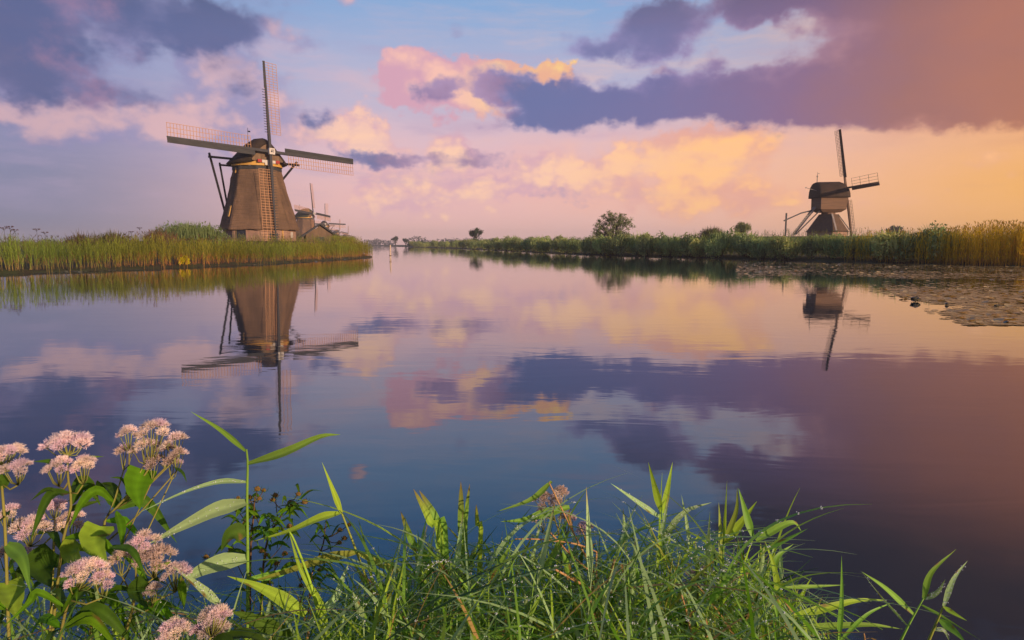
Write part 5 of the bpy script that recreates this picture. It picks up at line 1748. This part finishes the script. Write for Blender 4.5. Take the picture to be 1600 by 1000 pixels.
def flower_head(t, root, u, v, w, h, d, n, stem_end, brown=False, tone=None):
    n = int(n * 1.45)
    """umbel: green stalklets fanning up from the stem to a dome of floret clusters"""
    c = at(u, v, d)
    W, Hh = w / 1000 * d / 2, h / 1000 * d
    base = stem_end
    mb = MB()
    spots = []
    for i in range(n):
        f = (i + 0.5) / n
        a = i * 2.39996 + FG.uniform(-0.3, 0.3)
        q = math.sqrt(f) * 0.84
        p = Vector((c.x + W * q * math.cos(a), c.y + W * q * math.sin(a) * 0.9, c.z + Hh * (0.42 - 0.8 * q * q * FG.uniform(0.3, 1.3) + FG.uniform(-0.18, 0.12))))
        spots.append((p, q, a))
        mid = base.lerp(p, 0.55) + Vector((0, 0, -0.004 - 0.01 * q))
        mb.tube([base - root, mid - root, p - root - Vector((0, 0, 0.006))], [0.0013, 0.001, 0.0008], 5, (0.26, 0.27, 0.07))
    fh = mb.build('flower_head', M_STEM, t, True, True)
    for p, q, a in spots:
        k = int(FG.integers(0, 3))
        if brown and FG.random() < 0.7: k = 3
        if FG.random() < 0.5: k += 4
        o = link('floret_cluster', FLORETS[k], fh, p - root)
        tl = 0.75 * q
        o.rotation_euler = Vector((math.cos(a) * tl, math.sin(a) * tl * 0.9 - 0.25, 1)).to_track_quat('Z', 'Y').to_euler()
        s = max(0.45, min(1.0, W / 0.017 / math.sqrt(n) * 0.86)) * FG.uniform(0.85, 1.15)
        o.scale = (s, s, s * 0.95)

def agrimony(label, stem, d, heads, leaves, fill=0, r=0.0028, group=None):
    """stem [(u, v)...] from top down; heads (u, v, w, h, n, brown); leaves as in hero()"""
    P_ = px_path(stem, d, d)
    foot = P_[-1]
    g = hz(foot.x, foot.y)
    root = Vector((foot.x, foot.y + 0.02, g))
    t = thing('hemp_agrimony', label, 'flower', tuple(root), 0, group)
    line = smooth_path(P_, 10) + [root]
    mb = MB()
    mb.tube([p - root for p in line], [r * (0.6 + 0.05 * i) for i in range(len(line))], 6, (0.27, 0.25, 0.06))
    mb.build('stem', M_STEM, t, True, True)
    for i, (u, v, w, h, n, br) in enumerate(heads):
        c = at(u, v + h * 0.5 + 18, d)
        if i == 0:
            e = P_[0]
        else:
            e = c
            k = min(len(line) - 2, 2 + i)
            mb = MB()
            mb.tube([line[k] - root, line[k].lerp(e, 0.5) + Vector((0, 0, -0.01)) - root, e - root], [0.0019, 0.0016, 0.0013], 5, (0.27, 0.25, 0.06))
            mb.build('branch', M_STEM, t, True, True)
        flower_head(t, root, u, v, w, h, d + FG.uniform(-0.03, 0.03), n, e, br)
    for (lp, w, e0, e1, tint, shape) in leaves:
        mb = MB()
        Q = px_path(lp, e0, e1)
        wd = w / 1000 * (e0 + e1) / 2 * 1.1
        face = (CAM - Q[len(Q) // 2]).normalized() + Vector(FG.normal(size=3) * 0.3) + Vector((0, 0, 0.3))
        blade(mb, [q - root for q in Q], wd, face, jit(TINTS[tint]), 11, 0.35, FG.uniform(-0.3, 0.3), shape)
        mb.build('leaf', M_LEAF, t, True, True)
    for i in range(fill):
        f = FG.uniform(0.35, 0.95)
        p = line[min(len(line) - 2, int(f * (len(line) - 1)))]
        a = FG.uniform(0, 6.28)
        hd = Vector((math.cos(a), math.sin(a) * 0.8, 0))
        L = FG.uniform(0.07, 0.13)
        mb = MB()
        rise = FG.uniform(-0.1, 0.5)
        blade(mb, [p - root, p - root + hd * L * 0.5 + Vector((0, 0, rise * L * 0.6)), p - root + hd * L + Vector((0, 0, (rise - FG.uniform(0.3, 1.0)) * L))],
              L * FG.uniform(0.24, 0.4), Vector((0, -0.5, 1)) + Vector(FG.normal(size=3) * 0.3), jit(TINTS['dark' if FG.random() < 0.45 else 'herb'], 0.3), 9, 0.35, FG.uniform(-0.4, 0.4), 'broad')
        mb.build('leaf', M_LEAF, t, True, True)
    return t

def agrimonies():
    B, H_ = 'broad', 'heart'
    agrimony('tallest hemp agrimony with the biggest many tiered pink flower head', [(236, 728), (205, 770), (180, 795), (160, 830), (140, 1005)], 1.22,
             [(244, 672, 50, 22, 6, False), (202, 678, 34, 18, 4, False), (276, 688, 36, 20, 4, False), (226, 697, 40, 20, 4, False), (258, 704, 36, 18, 4, True), (193, 708, 32, 18, 3, True), (276, 710, 28, 16, 3, True), (238, 724, 34, 18, 3, True), (268, 724, 26, 16, 3, True)],
             [([(224, 731), (214, 760), (219, 796)], 40, 1.22, 1.17, 'herb', H_), ([(178, 785), (152, 766), (128, 785), (108, 828)], 20, 1.22, 1.15, 'herb', B), ([(190, 778), (175, 760), (150, 762), (100, 786)], 15, 1.22, 1.28, 'dark', B),
              ([(182, 798), (190, 822), (190, 860)], 20, 1.22, 1.17, 'herb', B), ([(196, 772), (200, 765), (190, 748), (172, 746)], 12, 1.22, 1.2, 'dark', B), ([(158, 818), (146, 845), (168, 886)], 42, 1.2, 1.13, 'lime', H_),
              ([(128, 845), (112, 862), (131, 886)], 38, 1.2, 1.12, 'lime', H_), ([(272, 730), (285, 738), (292, 754)], 6, 1.2, 1.18, 'dark', B)], 6)
    agrimony('hemp agrimony with two flat pink heads one above the other on a straight stem', [(106, 712), (106, 745), (111, 790), (96, 860), (80, 1005)], 1.18,
             [(106, 691, 76, 22, 11, False), (92, 729, 44, 26, 6, False), (130, 727, 40, 24, 6, False)],
             [([(100, 738), (82, 722), (52, 721)], 11, 1.18, 1.13, 'dark', B), ([(110, 732), (136, 716), (163, 713)], 10, 1.18, 1.23, 'herb', B), ([(100, 775), (75, 764), (47, 783)], 11, 1.18, 1.12, 'dark', B),
              ([(108, 800), (125, 790), (160, 782)], 14, 1.18, 1.24, 'dark', B)], 5)
    agrimony('hemp agrimony cut by the left edge of the picture with a domed pink head', [(4, 728), (3, 760), (8, 830), (14, 1005)], 1.12,
             [(10, 708, 56, 24, 9, False), (28, 731, 48, 18, 6, False)],
             [([(2, 765), (4, 750), (-12, 742)], 22, 1.12, 1.1, 'dark', B), ([(8, 905), (18, 930), (27, 967)], 42, 1.12, 1.06, 'lime', H_), ([(10, 850), (34, 872), (48, 926)], 22, 1.12, 1.05, 'green', 'reed')], 5)
    agrimony('low hemp agrimony with several pinkish tufts around a crossing grass blade', [(86, 812), (84, 850), (78, 1005)], 1.26,
             [(86, 792, 40, 22, 6, False), (14, 803, 34, 26, 5, False), (48, 822, 60, 28, 8, False), (112, 818, 50, 30, 7, True), (38, 868, 30, 22, 4, False), (10, 865, 24, 22, 4, True)],
             [([(80, 822), (50, 822), (28, 842)], 14, 1.26, 1.2, 'green', B), ([(60, 835), (80, 830), (100, 870)], 22, 1.26, 1.2, 'dark', B), ([(90, 860), (62, 885), (80, 918)], 50, 1.24, 1.15, 'dark', H_)], 6)
    agrimony('hemp agrimony with a neat oblong pink head on pale stalks in the lower left', [(116, 925), (104, 950), (92, 1005)], 1.08,
             [(133, 892, 72, 26, 12, False), (160, 905, 36, 22, 5, False)],
             [([(172, 855), (206, 860), (229, 906)], 15, 1.08, 1.04, 'dark', B), ([(104, 950), (60, 925), (45, 942), (5, 980)], 16, 1.08, 1.02, 'herb', B), ([(96, 960), (118, 920), (120, 945)], 12, 1.08, 1.04, 'herb', B)], 6)
    agrimony('loose hemp agrimony with open green stalked pink tufts below the tallest one', [(212, 880), (212, 915), (205, 960), (190, 1005)], 1.16,
             [(222, 848, 56, 30, 8, False), (240, 872, 70, 26, 8, True), (190, 872, 40, 20, 4, True), (274, 893, 46, 28, 7, False), (238, 923, 28, 16, 4, False)],
             [([(236, 892), (250, 886), (268, 877)], 15, 1.16, 1.14, 'lime', B), ([(282, 900), (285, 925), (288, 952)], 18, 1.16, 1.12, 'herb', B), ([(228, 905), (210, 925), (232, 950)], 24, 1.16, 1.1, 'dark', H_)], 7)
    agrimony('hemp agrimony with fluffy pale pink heads at the bottom edge near the bare reed', [(330, 995), (325, 1005), (322, 1020)], 1.02,
             [(338, 962, 50, 30, 9, False), (330, 985, 60, 30, 9, False), (272, 988, 52, 32, 9, False)], [], 3)
    agrimony('brownish pink hemp agrimony head half hidden in the grass at centre right', [(868, 815), (875, 850), (885, 1005)], 1.5,
             [(850, 784, 36, 26, 7, True), (876, 772, 28, 30, 6, True), (848, 805, 30, 18, 4, True), (886, 812, 28, 20, 5, False), (916, 826, 30, 14, 4, False)],
             [([(890, 792), (850, 802), (820, 812), (782, 815)], 14, 1.48, 1.4, 'green', 'reed'), ([(862, 752), (830, 780), (775, 800)], 9, 1.46, 1.38, 'green', 'reed')], 3)
    agrimony('small pink hemp agrimony tufts sunk deep in the grass on the right', [(1092, 905), (1090, 940), (1088, 1005)], 1.45,
             [(1082, 898, 14, 10, 2, False), (1102, 893, 20, 12, 3, True)], [], 2)
agrimonies()

# ------------------------------------------------------------------ bur marigold with button heads
M_BUTTON = solid('bur_button', (0.30, 0.17, 0.03), (0.16, 0.09, 0.025), 160, 0.8, 0.5)
def button_mesh():
    bm = bmesh.new()
    bmesh.ops.create_icosphere(bm, subdivisions=2, radius=0.0062)
    for v in bm.verts:
        v.co.z *= 0.85
        n = v.co.normalized()
        v.co += n * 0.0011 * (1 if (hash((round(n.x * 37), round(n.y * 37), round(n.z * 37))) % 2) else -0.3)
    me = bpy.data.meshes.new('button_head')
    bm.to_mesh(me); bm.free()
    me.materials.append(M_BUTTON)
    return me
BUTTON = button_mesh()
def bract_mesh():
    mb = MB()
    for i in range(7):
        a = i * 0.9
        h = Vector((math.cos(a), math.sin(a), 0))
        blade(mb, [h * 0.003 + Vector((0, 0, -0.005)), h * 0.009 + Vector((0, 0, -0.003)), h * 0.014 + Vector((0, 0, 0.004))], 0.0035, (0, 0, 1), TINTS['herb'], 4, 0.2, 0, 'broad')
    return mb.mesh('bract', M_LEAF, True, True)
BRACT = bract_mesh()

def marigold(label, stem, d, buttons, nleaf):
    P_ = px_path(stem, d, d)
    foot = P_[-1]
    g = hz(foot.x, foot.y)
    root = Vector((foot.x, foot.y, g))
    t = thing('bur_marigold', label, 'wildflower', tuple(root), 0, 'bur marigolds left of the middle')
    line = smooth_path(P_, 12) + [root]
    mb = MB()
    mb.tube([p - root for p in line], [0.0016 + 0.00014 * i for i in range(len(line))], 5, (0.16, 0.10, 0.05))
    mb.build('stem', M_STEM, t, True, True)
    for (u, v) in buttons:
        e = at(u, v, d + FG.uniform(-0.06, 0.06))
        below = [p for p in line if p.z < e.z - 0.012] or [line[-2]]
        k = min(below, key=lambda p: (p - e).length + 0.4 * abs(e.z - 0.05 - p.z))
        mb = MB()
        mb.tube([k - root, k.lerp(e, 0.5) + Vector((0, 0, -0.006)) - root, e - root], [0.0014, 0.0012, 0.0010], 5, (0.15, 0.11, 0.05))
        br = mb.build('twig', M_STEM, t, True, True)
        o = link('button_head', BUTTON, br, e - root); s = FG.uniform(0.7, 1.15); o.scale = (s, s, s)
        link('bract', BRACT, br, e - root, (FG.uniform(-0.3, 0.3), FG.uniform(-0.3, 0.3), FG.uniform(0, 6)))
    for i in range(nleaf):
        f = FG.uniform(0.05, 0.8)
        p = line[int(f * (len(line) - 2))] + Vector((FG.uniform(-0.04, 0.04), FG.uniform(-0.04, 0.04), FG.uniform(-0.02, 0.02)))
        a = FG.uniform(0, 6.28)
        hd = Vector((math.cos(a), math.sin(a), FG.uniform(-0.1, 0.5)))
        L = FG.uniform(0.03, 0.075)
        mb = MB()
        blade(mb, [p - root, p - root + hd * L * 0.5 + Vector((0, 0, 0.01)), p - root + hd * L + Vector((0, 0, -0.012))], L * 0.24, Vector((0, -0.4, 1)) + Vector(FG.normal(size=3) * 0.4), jit(TINTS['herb'], 0.35), 7, 0.3, FG.uniform(-0.5, 0.5), 'broad')
        mb.build('leaf', M_LEAF, t, True, True)

def marigolds():
    marigold('bur marigold with brown yellow button heads close to the bare reed stem', [(398, 775), (396, 810), (392, 850), (390, 1005)], 1.45,
             [(402, 764), (412, 766), (390, 777), (405, 779), (372, 798), (372, 778), (398, 829), (322, 870), (361, 858)], 34)
    marigold('widest bur marigold with dark twigs right of the bare reed stem', [(452, 782), (440, 805), (422, 835), (412, 880), (405, 1005)], 1.5,
             [(430, 774), (426, 781), (452, 785), (458, 787), (466, 772), (476, 784), (400, 808), (428, 812), (452, 822), (443, 849), (416, 867), (409, 861), (430, 830), (445, 865)], 40)
    marigold('bur marigold bending right with few buttons under the yellow green leaf', [(508, 825), (505, 850), (490, 890), (470, 940), (462, 1005)], 1.55,
             [(545, 820), (531, 828), (538, 841), (510, 803), (499, 891), (511, 899), (474, 903), (470, 915), (456, 872), (530, 848)], 26)
    marigold('small bur marigold low behind the slanting lime leaf', [(420, 900), (425, 940), (430, 1005)], 1.5, [(384, 992), (378, 956), (432, 880)], 24)
marigolds()

# ------------------------------------------------------------------ dew
def dew():
    rs = np.random.default_rng(3)
    M_DEW, b, out = new_mat('dew_drop')
    p = b.node('ShaderNodeBsdfPrincipled')
    p.inputs['Base Color'].default_value = (0.86, 0.9, 0.92, 1)
    p.inputs['Roughness'].default_value = 0.06
    p.inputs['IOR'].default_value = 1.33
    p.inputs['Transmission Weight'].default_value = 0.35
    b.link(p.outputs[0], out.inputs[0])
    bm = bmesh.new()
    bmesh.ops.create_icosphere(bm, subdivisions=1, radius=1.0)
    base = np.array([tuple(v.co) for v in bm.verts])
    faces = np.array([[v.index for v in f.verts] for f in bm.faces])
    bm.free()
    vs, fs, o = [], [], 0
    for (p_, w) in DEW_SPOTS:
        for k in range(rs.integers(1, 8)):
            c = np.array(p_) + np.array([rs.uniform(-0.38, 0.38) * w, rs.uniform(-0.38, 0.38) * w, rs.uniform(-0.06, 0.12) * w])
            r = rs.uniform(0.0004, 0.0013)
            vs.append(base * r + c); fs.append(faces + o); o += len(base)
    V, F = np.vstack(vs), np.vstack(fs)
    me = bpy.data.meshes.new('dew_drops')
    me.from_pydata(V.tolist(), [], F.tolist())
    me.shade_smooth()
    me.materials.append(M_DEW)
    tag(link('dew_drops', me), 'small bright dew drops beading on the foreground leaves', kind='stuff')
dew()

# ------------------------------------------------------------------ morning air
def haze():
    m, b, out = new_mat('haze_air')
    v = b.node('ShaderNodeVolumePrincipled')
    v.inputs['Color'].default_value = (0.95, 0.90, 0.94, 1)
    v.inputs['Density'].default_value = 0.00042
    v.inputs['Anisotropy'].default_value = 0.1
    b.link(v.outputs[0], out.inputs['Volume'])
    mb = MB()
    mb.box((0, 0, 14.25), (3100, 3100, 33.5))
    o = mb.build('haze', m)
    tag(o, 'thin morning haze over the canal', kind='stuff')
    o.display_type = 'WIRE'
HAZE = True
if HAZE: haze()
